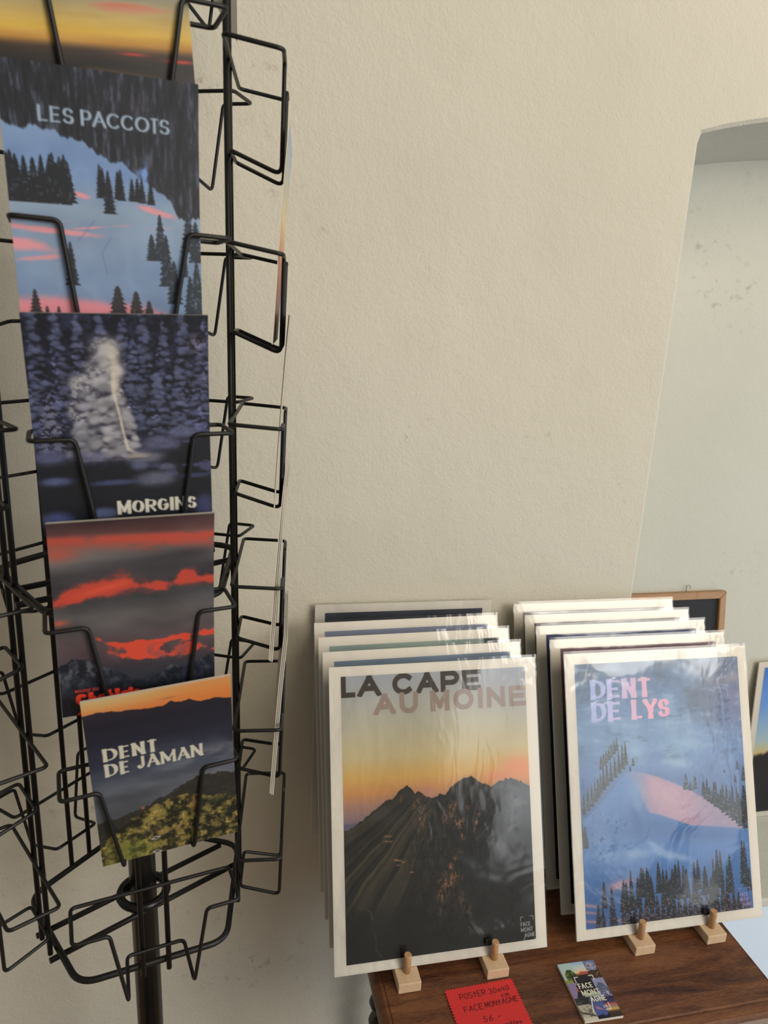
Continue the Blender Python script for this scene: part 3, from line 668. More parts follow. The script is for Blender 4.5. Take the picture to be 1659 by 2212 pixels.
def art_jaman(w=200, h=292):
    A = Art(w, h); A.seed = 700
    A.img = A.grad([(0, (206, 178, 122)), (.05, (216, 156, 92)), (.1, (212, 122, 66)), (.15, (200, 104, 56))])
    A.mix((220, 126, 58), sm(.2, .8, A.U)*.6)
    A.mix((180, 110, 70), A.blob(.56, .068, .05, .006))
    rd = [(0, .083), (.06, .079), (.1, .074), (.14, .086), (.19, .083), (.232, .096), (.3, .095), (.355, .103), (.42, .11), (.518, .113), (.55, .10), (.583, .09), (.61, .1), (.648, .108), (.701, .099), (.74, .115), (.78, .128), (.83, .127), (.875, .122), (.92, .13), (1, .142)]
    M = A.below(rd, .008, 40, 1)
    B = A.grad([(.08, (46, 40, 48)), (.16, (34, 33, 43)), (.3, (36, 37, 50)), (.4, (50, 53, 66)), (.5, (74, 78, 90)), (.6, (94, 96, 102)), (.72, (84, 84, 88))])
    g = A.n(16, 4, 5)
    B = B+((g-.5)*34*sm(.25, .4, A.V))[..., None]
    A.mix(B, M)
    A.mix((124, 122, 124), A.blob(.85, .49, .4, .06, -.25)*sm(.3, .7, g)*.8)
    A.mix((58, 60, 66), A.blob(.2, .64, .3, .03)*.5)
    hill = A.below([(0, .77), (.2, .755), (.33, .735), (.45, .70), (.571, .655), (.65, .63), (.71, .618), (.8, .61), (.9, .62), (1, .64)], .03, 40, 1.2)
    A.mix((46, 44, 40), hill)
    A.mix((62, 58, 50), hill*sm(.5, .7, A.n(50, 40, 3))*.5)
    f = A.n(24, 18, 5, .65); f2 = A.n(60, 50, 3, .7)
    F = A.below([(0, .93), (.1, .86), (.188, .81), (.3, .77), (.378, .74), (.5, .72), (.639, .71), (.72, .73), (.781, .76), (.85, .765), (.897, .76), (1, .80)], .03, 30, 1.5)
    A.mix((74, 66, 40), F); A.mix((132, 116, 60), F*sm(.45, .62, f)); A.mix((34, 34, 26), F*sm(.48, .36, f)); A.mix((176, 150, 84), F*sm(.58, .72, f2)*sm(.45, .6, f))
    A.mix((150, 112, 72), F*A.blob(.45, .92, .12, .03)*.6*sm(.4, .6, f2)); A.mix((150, 100, 70), F*A.blob(.68, .78, .02, .08)*.5)
    A.mix((112, 118, 52), F*A.blob(.2, .97, .15, .05)*.6); A.mix((40, 46, 34), F*A.blob(.83, .8, .1, .03)*.7)
    A.mix((170, 100, 84), A.blob(.322, .735, .012, .01))
    m = np.zeros((h, w)); A.stroke([(x*w, y*h) for x, y in [(.36, .955), (.39, .945), (.42, .95), (.39, .962), (.36, .957)]], [1.0]*5, m); A.mix((206, 200, 190), m*.8)
    A.mix((40, 38, 34), A.blob(.39, .955, .014, .006)*.8)
    t = np.maximum.reduce([A.text('DENT', .097, .31, .467, .394, .24, .085, nib=-.25, gap=.1, flare=.1, pw=2.2, widths=[.95, .7, .85, .75]), A.text('DE', .097, .408, .265, .492, .24, .085, nib=-.25, gap=.1, flare=.1, pw=2.2, widths=[.95, .7]), A.text('JAMAN', .31, .402, .775, .484, .21, .075, nib=-.42, gap=.06, pw=2.6, widths=[.6, .9, 1.05, .9, .85], flare=.1)])
    A.mix((206, 196, 172), t)
    return A.img

def art_sunset(w=160, h=224):
    A = Art(w, h); A.seed = 800
    A.img = A.grad([(0, (120, 130, 130)), (.45, (118, 122, 116)), (.58, (150, 140, 116)), (.66, (200, 166, 92)), (.70, (212, 168, 70)), (.735, (186, 132, 58)), (.76, (70, 54, 42)), (.8, (40, 34, 32)), (.86, (46, 38, 34)), (1, (40, 36, 34))])
    g = A.n(26, 3, 4)
    A.img += ((g-.5)*30)[..., None]
    A.mix((196, 110, 88), A.blob(.6, .60, .35, .03)*sm(.4, .7, g))
    A.mix((206, 60, 52), A.blob(.68, .764, .07, .004)+A.blob(.93, .778, .08, .005))
    A.mix((112, 78, 48), A.poly([(.3, .87), (.36, .84), (.42, .818), (.6, .83), (.9, .85), (1, .86), (1, .875), (.6, .87), (.4, .88)], 5)*.9)
    A.mix((26, 24, 24), A.blob(.35, .815, .12, .012)*.9)
    return A.img

def art_face_card(w=150, h=238):
    A = Art(w, h); A.seed = 900
    rk = A.n(20, 14, 5, .65); f2 = A.n(40, 30, 3)
    A.img = A.grad([(0, (168, 190, 190)), (.2, (176, 190, 176)), (.4, (150, 160, 130))])
    def cell(u0, v0, u1, v1): return (A.U >= u0)*(A.U < u1)*(A.V >= v0)*(A.V < v1)*1.0
    c = cell(0, 0, .36, .36); m = A.poly([(.08, .36), (.07, .2), (.16, .12), (.28, .13), (.36, .22), (.36, .36)])
    A.mix((58, 66, 34), c*m); A.mix((112, 124, 58), c*m*sm(.5, .65, rk)); A.mix((130, 140, 70), c*sm(.29, .33, A.V))
    c = cell(.36, 0, .69, .3); A.mix(A.grad([(0, (146, 172, 196)), (.1, (190, 200, 196)), (.18, (220, 190, 150))]), c); A.mix((176, 84, 62), c*A.below([(0, .2), (.4, .21), (.5, .18), (.6, .19), (1, .2)], .03, 16)); A.mix((44, 40, 36), c*sm(.225, .25, A.V))
    c = cell(.69, 0, 1, .33); A.mix((104, 112, 150), c); A.mix((156, 150, 164), c*A.poly([(.69, .12), (.74, .06), (.82, .02), (.95, .07), (1, .12), (1, .33), (.69, .33)])); A.mix((80, 78, 96), c*sm(.52, .65, rk)*sm(.06, .1, A.V)); A.mix((58, 46, 36), c*A.below([(0, .2), (.8, .19), (1, .17)], .03)); A.mix((130, 92, 56), c*sm(.2, .23, A.V)*sm(.55, .7, f2))
    c = cell(.2, .25, .69, .56); A.mix((36, 34, 34), c)
    c = cell(0, .36, .3, .62); A.mix((138, 118, 150), c); A.mix((34, 32, 34), c*A.poly([(.3, .36), (.2, .42), (.22, .46), (.1, .62), (.3, .62)])); A.mix((186, 90, 66), A.blob(.2, .49, .03, .03)*c)
    c = cell(0, .62, .5, .76); A.mix((44, 42, 42), c); A.mix((92, 88, 84), c*sm(.55, .7, rk))
    c = cell(.69, .33, 1, .66); A.mix((142, 142, 172), c); A.mix((92, 92, 118), c*A.poly([(.69, .5), (.8, .4), (.9, .42), (1, .52), (1, .66), (.69, .66)])); A.mix((170, 168, 190), c*sm(.5, .62, rk)*sm(.44, .6, A.V))
    c = cell(0, .74, .38, 1); A.mix((176, 164, 144), c); A.mix((104, 96, 86), c*sm(.5, .6, rk)); A.mix((34, 30, 28), c*(A.blob(.1, .88, .12, .012, .3)+A.blob(.3, .93, .14, .012, .5))); A.mix((206, 194, 170), c*sm(.93, .96, A.V))
    c = cell(.36, .64, .72, 1); A.mix(A.grad([(.64, (64, 72, 112)), (.8, (84, 94, 146)), (1, (70, 84, 140))]), c); A.mix((176, 112, 128), A.poly([(.42, .79), (.5, .80), (.62, .87), (.46, .84)], 3)*c); A.mix((30, 30, 40), c*A.below([(0, .97), (.4, .95), (.5, .93), (.6, .95), (.72, .9)], .05, 40))
    c = cell(.69, .66, 1, 1); A.mix(A.grad([(.66, (38, 42, 70)), (.75, (70, 60, 84)), (.79, (190, 90, 84)), (.83, (150, 130, 110)), (.87, (212, 164, 82)), (.91, (70, 52, 40)), (1, (56, 44, 38))]), c)
    logo(A, .26, .27, .5, (226, 216, 190))
    return A.img

def art_plain(kind, w=60, h=80):
    A = Art(w, h); A.seed = 1000+kind*17
    P = [[(0, (74, 76, 86)), (.3, (70, 72, 82)), (1, (40, 42, 48))],
         [(0, (126, 130, 150)), (.4, (116, 128, 152)), (1, (44, 48, 60))],
         [(0, (150, 166, 156)), (.4, (172, 172, 150)), (1, (60, 60, 52))],
         [(0, (116, 132, 150)), (.4, (164, 172, 172)), (1, (50, 56, 62))],
         [(0, (112, 84, 92)), (.17, (128, 76, 72)), (.26, (120, 66, 56)), (.34, (64, 36, 32)), (1, (16, 12, 12))],
         [(0, (28, 46, 94)), (.3, (34, 56, 104)), (.6, (22, 34, 66)), (1, (12, 14, 20))],
         [(0, (28, 28, 30)), (.4, (44, 44, 50)), (1, (20, 20, 22))],
         [(0, (140, 132, 130)), (.4, (120, 106, 104)), (1, (60, 52, 52))],
         [(0, (92, 140, 204)), (.25, (130, 176, 222)), (.5, (190, 206, 206)), (.58, (220, 200, 140)), (.62, (70, 56, 56)), (.8, (34, 38, 48)), (1, (48, 54, 62))],
         [(0, (150, 166, 190)), (.4, (220, 190, 130)), (.6, (190, 110, 80)), (1, (60, 60, 66))]]
    A.img = A.grad(P[kind])
    A.img += ((A.n(8, 6, 4)-.5)*22)[..., None]
    if kind == 2: A.mix((26, 28, 34), (A.U > .9)*(A.V < .1)*1.0)
    if kind == 4: A.mix((20, 16, 16), A.below([(0, .27), (.03, .25), (.06, .28), (.1, .26), (1, .27)], .05, 30)*.85)
    if kind == 5: A.mix((84, 104, 150), np.maximum.reduce([A.text('A', .11, .004, .27, .13, .2), A.text('N', .32, .004, .45, .13, .2), A.text('I', .47, .004, .52, .13, .2), A.text('I', .56, .004, .61, .13, .2)])*.6)
    if kind == 6: A.mix((90, 92, 100), sm(.6, .7, A.n(20, 26, 3))*sm(.2, .1, A.V)*.6)
    if kind == 8: A.mix((30, 30, 40), A.below([(0, .60), (.2, .57), (.3, .58), (.6, .54), (1, .6)], .03, 20))
    return A.img
# ---------------------------------------------------------------- picture meshes: a fine grid whose vertices carry the printed colours
TINT = np.array((.88, .82, .755))             # colour of white paper under the shop light; prints are corrected by it
def picture(name, img, W, H, mat, parent, y=0.0, x0=0.0, z0=0.0, bend=None, gain=1.0):
    h, w = img.shape[:2]
    xs = np.linspace(-W/2, W/2, w)+x0; zs = np.linspace(H, 0, h)+z0
    X, Z = np.meshgrid(xs, zs); Y = np.full_like(X, y)
    if bend: Y = Y-bend(Z)
    co = np.stack([X, Y, Z], -1).reshape(-1, 3)
    idx = np.arange(h*w).reshape(h, w)
    q = np.stack([idx[:-1, :-1], idx[1:, :-1], idx[1:, 1:], idx[:-1, 1:]], -1).reshape(-1, 4)
    me = bpy.data.meshes.new(name)
    me.vertices.add(len(co)); me.vertices.foreach_set('co', co.ravel().astype(np.float32))
    me.loops.add(q.size); me.loops.foreach_set('vertex_index', q.ravel().astype(np.int32))
    me.polygons.add(len(q)); me.polygons.foreach_set('loop_start', np.arange(0, q.size, 4, dtype=np.int32))
    me.update(calc_edges=True)
    lin = np.clip(srgb(np.clip(img, 0, 255))*gain/TINT*.80, .0, .95)
    rgba = np.ones((h*w, 4), np.float32); rgba[:, :3] = lin.reshape(-1, 3)
    at = me.color_attributes.new('print', 'FLOAT_COLOR', 'POINT'); at.data.foreach_set('color', rgba.ravel())
    me.polygons.foreach_set('use_smooth', np.ones(len(q), bool))
    me.materials.append(mat)
    return link(bpy.data.objects.new(name, me), parent)

# ---------------------------------------------------------------- the room
WALL_Y = 1.11; NICHE_Y = 1.345; NX0, NX1 = .725, 1.725; SILL = -1.15
def arch(x, drop=0.0): return -1.605-drop+math.sqrt(1.95**2-(x-1.225)**2)
bm = bmesh.new()
n = 24; XS = [NX0+(NX1-NX0)*i/n for i in range(n+1)]
e = .006
front = [(-2.4, -EYE), (NX0-e, -EYE)]+[(NX0-e, arch(NX0)-.012), (NX0-e*.2, arch(NX0)+e*.6)]+[(x, arch(x)+e) for x in XS[1:-1]]+[(NX1+e*.2, arch(NX1)+e*.6), (NX1+e, arch(NX1)-.012), (NX1+e, -EYE), (3.2, -EYE), (3.2, 1.25), (-2.4, 1.25)]
bm.faces.new([bm.verts.new((x, WALL_Y, z+EYE)) for x, z in front])
def strip(A, B):
    va = [bm.verts.new(p) for p in A]; vb = [bm.verts.new(p) for p in B]
    for i in range(len(A)-1):
        f = bm.faces.new((va[i], va[i+1], vb[i+1], vb[i])); f.smooth = False
edge_f = [(x, WALL_Y, z+EYE) for x, z in front[1:-3]]
inner = [(NX0, -EYE), (NX0, arch(NX0)-.014), (NX0+.004, arch(NX0))]+[(x, arch(x)) for x in XS[1:-1]]+[(NX1-.004, arch(NX1)), (NX1, arch(NX1)-.014), (NX1, -EYE)]
edge_i = [(x, WALL_Y+e, z+EYE) for x, z in inner]
back = [(NX0, -EYE), (NX0, arch(NX0, .03)-.014), (NX0+.004, arch(NX0, .03))]+[(x, arch(x, .03)) for x in XS[1:-1]]+[(NX1-.004, arch(NX1, .03)), (NX1, arch(NX1, .03)-.014), (NX1, -EYE)]
edge_b = [(x, NICHE_Y, z+EYE) for x, z in back]
strip(edge_f, edge_i); nf = len(bm.faces); strip(edge_i, edge_b)
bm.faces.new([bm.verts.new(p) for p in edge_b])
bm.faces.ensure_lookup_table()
for f in bm.faces[nf:]: f.material_index = 1  # niche faces take the plaster darkened for shade
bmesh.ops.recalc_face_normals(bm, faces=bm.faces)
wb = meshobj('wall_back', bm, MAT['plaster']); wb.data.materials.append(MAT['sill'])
tag(wb, kind='structure', label='old cream plaster wall with an arched niche on the right', cat='wall')
bm = bmesh.new(); box(bm, -2.4, 3.2, -2.6, WALL_Y+.3, -.04, 0)
tag(meshobj('floor', bm, MAT['floor']), kind='structure', label='brown board floor under the rack and the table', cat='floor')
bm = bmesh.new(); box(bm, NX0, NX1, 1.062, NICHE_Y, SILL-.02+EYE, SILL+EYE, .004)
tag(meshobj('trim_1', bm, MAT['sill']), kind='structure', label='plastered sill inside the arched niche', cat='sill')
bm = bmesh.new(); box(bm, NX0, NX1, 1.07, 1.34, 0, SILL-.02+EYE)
tag(meshobj('trim_2', bm, MAT['white_panel']), kind='structure', label='white panel below the niche sill with bluish daylight put into its colour', cat='panel')

# ---------------------------------------------------------------- spinning wire rack (five sided)
PSI = math.radians(11.59); AP = .1242; D = .058; HW = .0863; AX = .0503; VX = .0351; MX = .0318; VH = .097; MR = .0123; Z1 = .0524; DZ = -.174; RS = .0145
CX, CY, TX, TY = -.1042, .856, -.0064, .0071
zax = Vector((TX, TY, 1)).normalized(); xax = Vector((math.cos(PSI), math.sin(PSI), 0)); xax = (xax-zax*xax.dot(zax)).normalized(); yax = zax.cross(xax)
base = Vector((CX-1.25*TX, CY-1.25*TY, 0))
RACK = Matrix(((xax[0], yax[0], zax[0], base[0]), (xax[1], yax[1], zax[1], base[1]), (xax[2], yax[2], zax[2], base[2]), (0, 0, 0, 1)))
rack = empty('postcard_rack', RACK, 'black wire spinning postcard rack with five sides in front of the plaster wall', 'rack')
# local frame: x along the front face, -y outwards from it, z height above the floor
ZT = .40                                      # rods and hoops end above the picture
ZB = -.760
bm = bmesh.new()
lathe(bm, [(.017, .02), (.017, ZB+EYE+.55), (.0172, ZB+EYE+.555), (.017, ZT+EYE+.06), (.012, ZT+EYE+.07)], seg=28)
meshobj('pole', bm, MAT['pole'], rack)
bm = bmesh.new(); lathe(bm, [(.19, .0), (.19, .012), (.18, .018), (.05, .03), (.022, .05), (.018, .05)], seg=40)
meshobj('base_plate', bm, MAT['pole'], rack)
def pent(ap, z, r=.03):
    R = ap/math.cos(math.radians(36))
    P = [(R*math.cos(math.radians(-90+36+72*i)), R*math.sin(math.radians(-90+36+72*i)), z) for i in range(5)]
    return fillet(P, r, True, 7)
for zz in (ZB, -.306, ZT):
    bm = bmesh.new(); tube(bm, pent(AP-.008, zz+EYE), .0038, 10, True); meshobj('hoop', bm, MAT['wire'], rack)
    # two cross bars clasping the pole and a flat ring round it
    th = math.radians(-72-90); dx, dy = math.cos(th), math.sin(th)
    for sgn in (-1, 1):
        ox, oy = -dy*.0235*sgn, dx*.0235*sgn
        a = AP+.004; b = -(AP/math.cos(math.radians(36)))+.026
        bm = bmesh.new(); tube(bm, [(dx*a+ox, dy*a+oy, zz+EYE-.0075), (dx*b+ox, dy*b+oy, zz+EYE-.0075)], .0036, 10); meshobj('cross_bar', bm, MAT['wire'], rack)
    bm = bmesh.new(); tube(bm, [(.029*math.cos(t*math.pi/16), .029*math.sin(t*math.pi/16), zz+EYE+.002) for t in range(32)], .0058, 8, True); meshobj('pole_ring', bm, MAT['pole'], rack)
ROT = [Matrix.Rotation(math.radians(72*i), 4, 'Z') for i in range(5)]
bm = bmesh.new(); tube(bm, [(RS, -AP, ZB+EYE-.007), (RS, -AP, ZT+EYE+.02)], .0031, 10); rod0 = meshobj('upright_rod', bm, MAT['wire'], rack)
first = True
for i in range(5):
    for s in (0, 1):
        o = rod0 if first else link(rod0.copy(), rack); first = False
        o.matrix_local = ROT[i] @ Matrix.Translation((-2*RS*s, 0, 0))
def pocket_mesh(droop):
    P = [(-HW, 0, 0), (-HW, D, 0), (-AX, D, 0), (-VX, D-.0035, -VH), (-MX, 0, -VH+MR), (MX, 0, -VH+MR), (VX, D-.0035, -VH), (AX, D, 0), (HW, D, 0), (HW, 0, 0)]
    P = [(x, -AP-.0045-d*.92, z-droop*d) for x, d, z in P]
    bm = bmesh.new(); tube(bm, fillet(P, .0065, True, 5), .00215, 8, True); return bm
pk = {0: meshobj('wire_pocket', pocket_mesh(0), MAT['wire'], rack)}; first = True
ROLL = {0: 0, 1: -.029, 2: .0124, 3: .0221, 4: .042}
DROOP = {(1, 0): .15, (1, 1): .16, (1, 2): .07, (1, 3): .05}   # a few pockets have sagged
for i in range(5):
    for k in range(-1, 6):
        dr = DROOP.get((i, k), 0)
        if dr: o = meshobj('wire_pocket', pocket_mesh(dr), MAT['wire'], rack)
        else: o = pk[0] if first else link(pk[0].copy(), rack); first = False
        r = Matrix.Rotation(-ROLL.get(k, 0) if i == 0 else 0, 4, 'Y')
        o.matrix_local = ROT[i] @ Matrix.Translation((0, 0, Z1+DZ*(k-1)+EYE)) @ r

# ---------------------------------------------------------------- postcards
def card_matrix(face, k, x0, d0, lean, roll, yaw, dz=-.0945):
    th = math.radians(72*face)
    L = RACK @ Matrix.Rotation(th, 4, 'Z') @ Matrix.Translation((x0, -AP-.0045-d0, Z1+DZ*(k-1)+dz+EYE))
    return L @ Matrix.Rotation(yaw, 4, 'Z') @ Matrix.Rotation(-roll, 4, 'Y') @ Matrix.Rotation(lean, 4, 'X')
CT = .0011
def bend(z): return .62*np.maximum(0, z-.088)**2
def side_bend(z): return .12*np.maximum(0, z-.088)**2
def card_body(W, H, t=CT, rows=16, bend=bend):
    bm = bmesh.new(); rings = []
    for i in range(rows+1):
        z = H*i/rows; y = -float(bend(np.array(z)))
        rings.append([bm.verts.new(p) for p in ((-W/2, y, z), (W/2, y, z), (W/2, y+t, z), (-W/2, y+t, z))])
    for A, B in zip(rings[:-1], rings[1:]):
        for j in range(4): bm.faces.new((A[j], A[(j+1) % 4], B[(j+1) % 4], B[j]))
    bm.faces.new(rings[0][::-1]); bm.faces.new(rings[-1]); bmesh.ops.recalc_face_normals(bm, faces=bm.faces)
    return bm
def postcard(M, W, H, img, label, group, gain=1.0, bend=bend):
    t = empty('postcard', M, label, 'postcard', group)
    meshobj('card', card_body(W, H, bend=bend), MAT['card_stock'], t)
    picture('printed_picture', img, W, H, MAT['card_print'], t, y=-.00012, bend=bend, gain=gain)
    return t
def dup(t, M, label):
    c = link(t.copy()); c.matrix_world = M; c['label'] = label
    for ch in t.children: link(ch.copy(), c)
    return c
FG = 'postcards in the front pockets of the rack'
LEAN = math.radians(4.0)
def tall(img, k):
    n = int(round(img.shape[0]*(1/k-1))); return np.concatenate([img, img[-1:-n-1:-1]], 0)
fronts = [
 (0, .146, .2075, -.0098, .083, 0, art_sunset(), 'postcard of a yellow sunset over dark land, topmost in the front of the rack', 1, 'the yellow sunset postcard'),
 (1, .1459, .2055, -.0108, .0145, -.5, art_paccots(), 'postcard lettered LES PACCOTS with pink and blue snow slopes', 2, 'the LES PACCOTS postcard'),
 (2, .1475, .2005, -.0066, .02, -1.0, tall(art_morgins(), .97), 'postcard lettered MORGINS with a snow-covered fir in a dark forest', 3, 'the MORGINS postcard'),
 (3, .1431, .1985, -.0061, .001, -1.5, tall(art_chablais(), .963), 'postcard of red sunset clouds over mountains with red lettering', 3, 'the red cloud postcard'),
 (4, .1392, .2015, .0180, .048, -2.2, tall(art_jaman(), .944), 'postcard lettered DENT DE JAMAN with a sunlit green hill, lowest in the rack', 3, 'the DENT DE JAMAN postcard')]
WORDS = ['directly behind', 'furthest behind']
for k, W, H, x0, roll, yaw, img, label, cnt, nm in fronts:
    M = card_matrix(0, k, x0, .0437, LEAN, roll, math.radians(yaw))
    t = postcard(M, W, H, img, label, FG, gain=.98)
    for j in range(1, cnt):
        dup(t, M @ Matrix.Translation((.0005*((j*7) % 3-1), (CT+.00035)*j, .0004*((j*5) % 3-1))), 'postcard tucked %s %s, only its white edge showing' % (WORDS[j-1], nm))
SG = 'postcards seen edge-on in the right side of the rack'
plain = [art_plain(9, 40, 56), art_plain(3, 40, 56), art_plain(8, 40, 56), art_plain(1, 40, 56)]
side = {1: (1, 'edge-on postcard at the right of the rack, the uppermost one'), 2: (1, 'edge-on pale blue postcard at the right of the rack, second from the top'), 3: (3, 'edge-on postcard in the third right-hand pocket of the rack'), 4: (3, 'edge-on postcard in the lowest filled right-hand pocket')}
POSN = ['outermost of three', 'middle one of three', 'innermost of three']
for k, (cnt, lab) in side.items():
    M = card_matrix(1, k, .002*(k % 3-1), .0432, math.radians(4.0), 0, math.radians((0, 0, 1.5, 0, .8)[k]))
    t = postcard(M, .146, .203, plain[k-1], lab if cnt == 1 else lab+', '+POSN[0], SG, bend=side_bend)
    for j in range(1, cnt):
        dup(t, M @ Matrix.Translation((.0006*j, (CT+.0007)*j, .001*(j-1))), lab+', '+POSN[j])
# clear plastic pouch slipped askew into a pocket at the back of the rack, its corner hanging at the top of the picture
PL = RACK @ Matrix.Rotation(math.radians(144), 4, 'Z') @ Matrix.Translation((0, -AP-.047, EYE))
pouch = empty('plastic_pouch', PL @ Matrix.Translation((-.06, 0, .29)), 'grey clear plastic pouch hanging behind the right post at the top of the rack', 'pouch')
bm = bmesh.new(); P = [(-.0135, -.002), (-.0133, .11), (.07, .11), (.016, .042)]
lo = [bm.verts.new((x, -.0006, z)) for x, z in P]; hi = [bm.verts.new((x, .0006, z)) for x, z in P]
bm.faces.new(lo); bm.faces.new(hi[::-1])
for i in range(4): bm.faces.new((lo[i], lo[(i+1) % 4], hi[(i+1) % 4], hi[i]))
bmesh.ops.recalc_face_normals(bm, faces=bm.faces); meshobj('film', bm, MAT['pouch'], pouch)
bm = bmesh.new()
for i in range(5):
    tube(bm, [(-.004+.005*i, .0012, .020+.010*i), (.002+.006*i, .0024, .050+.006*i)], .0012, 6)
meshobj('crease', bm, MAT['crease'], pouch)

# ---------------------------------------------------------------- table
TZ = -.863+EYE
table = empty('side_table', Matrix.Translation((.464, .86, 0)), 'small antique brown wooden table with a moulded edge carrying the poster stands', 'table')
ox, oy = .464, .86
def ring_loft(bm, loops):
    R = [[bm.verts.new(p) for p in L] for L in loops]
    for A, B in zip(R[:-1], R[1:]):
        for j in range(4): bm.faces.new((A[j], A[(j+1) % 4], B[(j+1) % 4], B[j]))
    bm.faces.new(R[0]); bm.faces.new(R[-1][::-1]); bmesh.ops.recalc_face_normals(bm, faces=bm.faces)
X0, X1, Y0, Y1 = .193, .734, .616, 1.085
prof = [(.0145, 0), (.0136, -.0010), (.0128, -.0010), (.0118, .0003), (.0090, .0002), (.0060, -.0016), (.0030, -.0050), (.0008, -.0100), (.0, -.0150), (.0004, -.0210), (.0016, -.0260), (.0034, -.0290), (.0050, -.031), (.011, -.033), (.0115, -.043)]
def lip(i, z): return (X0+i-ox, Y0+i*1.95-oy, TZ+z), (X1-min(i, .0115)*.5-ox, Y0+i*1.95-oy, TZ+z), (X1-min(i, .0115)*.5-ox, Y1-i-oy, TZ+z), (X0+i-ox, Y1-i-oy, TZ+z)
bm = bmesh.new(); ring_loft(bm, [lip(i, z) for i, z in prof])
meshobj('table_top', bm, MAT['rosewood'], table)
bm = bmesh.new(); box(bm, .262-ox, .676-ox, .675-oy, 1.045-oy, TZ-.15, TZ-.043, .002); meshobj('apron', bm, MAT['rosewood'], table)
bm = bmesh.new(); box(bm, .285-ox, .655-ox, .664-oy, .676-oy, TZ-.135, TZ-.052, .003); dr = meshobj('drawer', bm, MAT['rosewood'], table)
bm = bmesh.new()
for xx in (.37, .57): lathe(bm, [(.004, 0), (.005, .010), (.011, .016), (.012, .022), (.008, .027)], seg=16)
bm.free(); bm = bmesh.new(); lathe(bm, [(.004, 0), (.005, .010), (.011, .016), (.012, .022), (.008, .027)], seg=16)
bmesh.ops.transform(bm, matrix=Matrix.Translation((.47-ox, .664-oy, TZ-.093)) @ Matrix.Rotation(math.radians(90), 4, 'X'), verts=bm.verts)
k_ = meshobj('knob', bm, MAT['ebony'], dr, True)
lp = [(.016, .0), (.02, .01), (.012, .03)]
zz = .05
while zz < TZ-.20:
    lp += [(.013, zz), (.021, zz+.014), (.0235, zz+.022), (.021, zz+.030)]; zz += .044
lp += [(.014, TZ-.165), (.022, TZ-.155), (.022, TZ-.0425)]
for px, py in ((.283, 1.035), (.665, 1.035), (.252, .682), (.688, .680)):
    bm = bmesh.new(); lathe(bm, lp, px-ox, py-oy, 20); meshobj('leg', bm, MAT['ebony'], table)

# ---------------------------------------------------------------- wooden stands (rails with dowels)
LN = math.radians(20.8); RZ = -.848+EYE; BT = .0024
def rail(x, slots, y1, label):
    t = empty('display_stand', Matrix.Translation((x, .735, TZ)), label, 'poster stand', 'beech rails holding the posters')
    bm = bmesh.new(); box(bm, -.0155, .0155, 0, y1-.735, .0, RZ-TZ, .0012); meshobj('rail', bm, MAT['beech'], t)
    for j, yb in enumerate(slots):
        bm = bmesh.new(); lathe(bm, [(.0049, RZ-TZ-.002), (.0050, RZ-TZ+.0265), (.0046, RZ-TZ+.028)], 0, yb-.0062-.735, 20); meshobj('front_peg', bm, MAT['dowel'], t)
        bm = bmesh.new(); lathe(bm, [(.004, -.002), (.004, .10), (.0036, .101)], seg=14)
        bmesh.ops.transform(bm, matrix=Matrix.Translation((0, yb+BT/math.cos(LN)+.0085-.735, RZ-TZ)) @ Matrix.Rotation(-LN, 4, 'X'), verts=bm.verts); meshobj('back_dowel', bm, MAT['dowel'], t)
S1 = [.760, .809, .858, .910]; S2 = [.757, .806, .856, .900, .947]
rail(.2378, S1, .965, 'pale beech rail under the left front poster, nearest the spinning rack')
rail(.3605, S1, .965, 'pale beech rail under the left front poster, its right-hand support')
rail(.581, S2, 1.00, 'pale beech rail under the right front poster, its left-hand support')
rail(.696, S2, 1.00, 'pale beech rail near the right end of the table top')

# ---------------------------------------------------------------- posters in clear sleeves
def board_matrix(x, y, z, lean, roll=0.0, yaw=0.0):
    return Matrix.Translation((x, y, z)) @ Matrix.Rotation(yaw, 4, 'Z') @ Matrix.Rotation(-lean, 4, 'X') @ Matrix.Rotation(-roll, 4, 'Y')
def poster(M, img, label, group, W=.3, H=.4, marg=(.0162, .0162, .0138, .0138), gain=1.0, seed=1, patch_x=False):
    t = empty('poster', M, label, 'poster', group)
    bm = bmesh.new(); box(bm, -W/2, W/2, -.0004, BT, 0, H)
    meshobj('backing_board', bm, MAT['board'], t)
    l, r, top, bot = marg
    picture('printed_picture', img, W-l-r, H-top-bot, MAT['print'], t, y=-.0006, x0=(l-r)/2, z0=bot, gain=gain)
    # thin loose film, a little larger than the board
    rng = np.random.default_rng(seed); bm = bmesh.new(); nx, nz = 26, 34
    ph = rng.random(8)*6.28; G = []
    for i in range(nz+1):
        row = []
        for j in range(nx+1):
            u, v = j/nx, i/nz
            x = -W/2-.0018+(W+.0036)*u; z = -.0006+(H+.0046)*v
            edge = min(1, 8*min(u, 1-u), 8*min(v+.02, 1.02-v))
            y = -.0011-.0011*edge*(1+.5*math.sin(7*u+5*v+ph[0])+.5*math.sin(13*u-9*v+ph[1]))
            y -= .00045*math.exp(-((1-v)/.035)**2)*(1+math.sin(38*u+ph[2])+.6*math.sin(71*u+ph[3]))*edge
            y -= .0016*math.exp(-((v-.05)/.05)**2)*math.exp(-((u-.68)/.22)**2)
            row.append(bm.verts.new((x, y, z)))
        G.append(row)
    for i in range(nz):
        for j in range(nx):
            f = bm.faces.new((G[i][j], G[i][j+1], G[i+1][j+1], G[i+1][j])); f.smooth = True
    sl = meshobj('clear_sleeve', bm, MAT['sleeve'], t)
    if patch_x:
        bm = bmesh.new(); box(bm, patch_x-.0110, patch_x-.0020, -.0066, -.0046, .0155, .0245, .0006); meshobj('black_patch', bm, MAT['matt_black'], t)  # small matt black square near the lower edge, left of the right peg
    return t
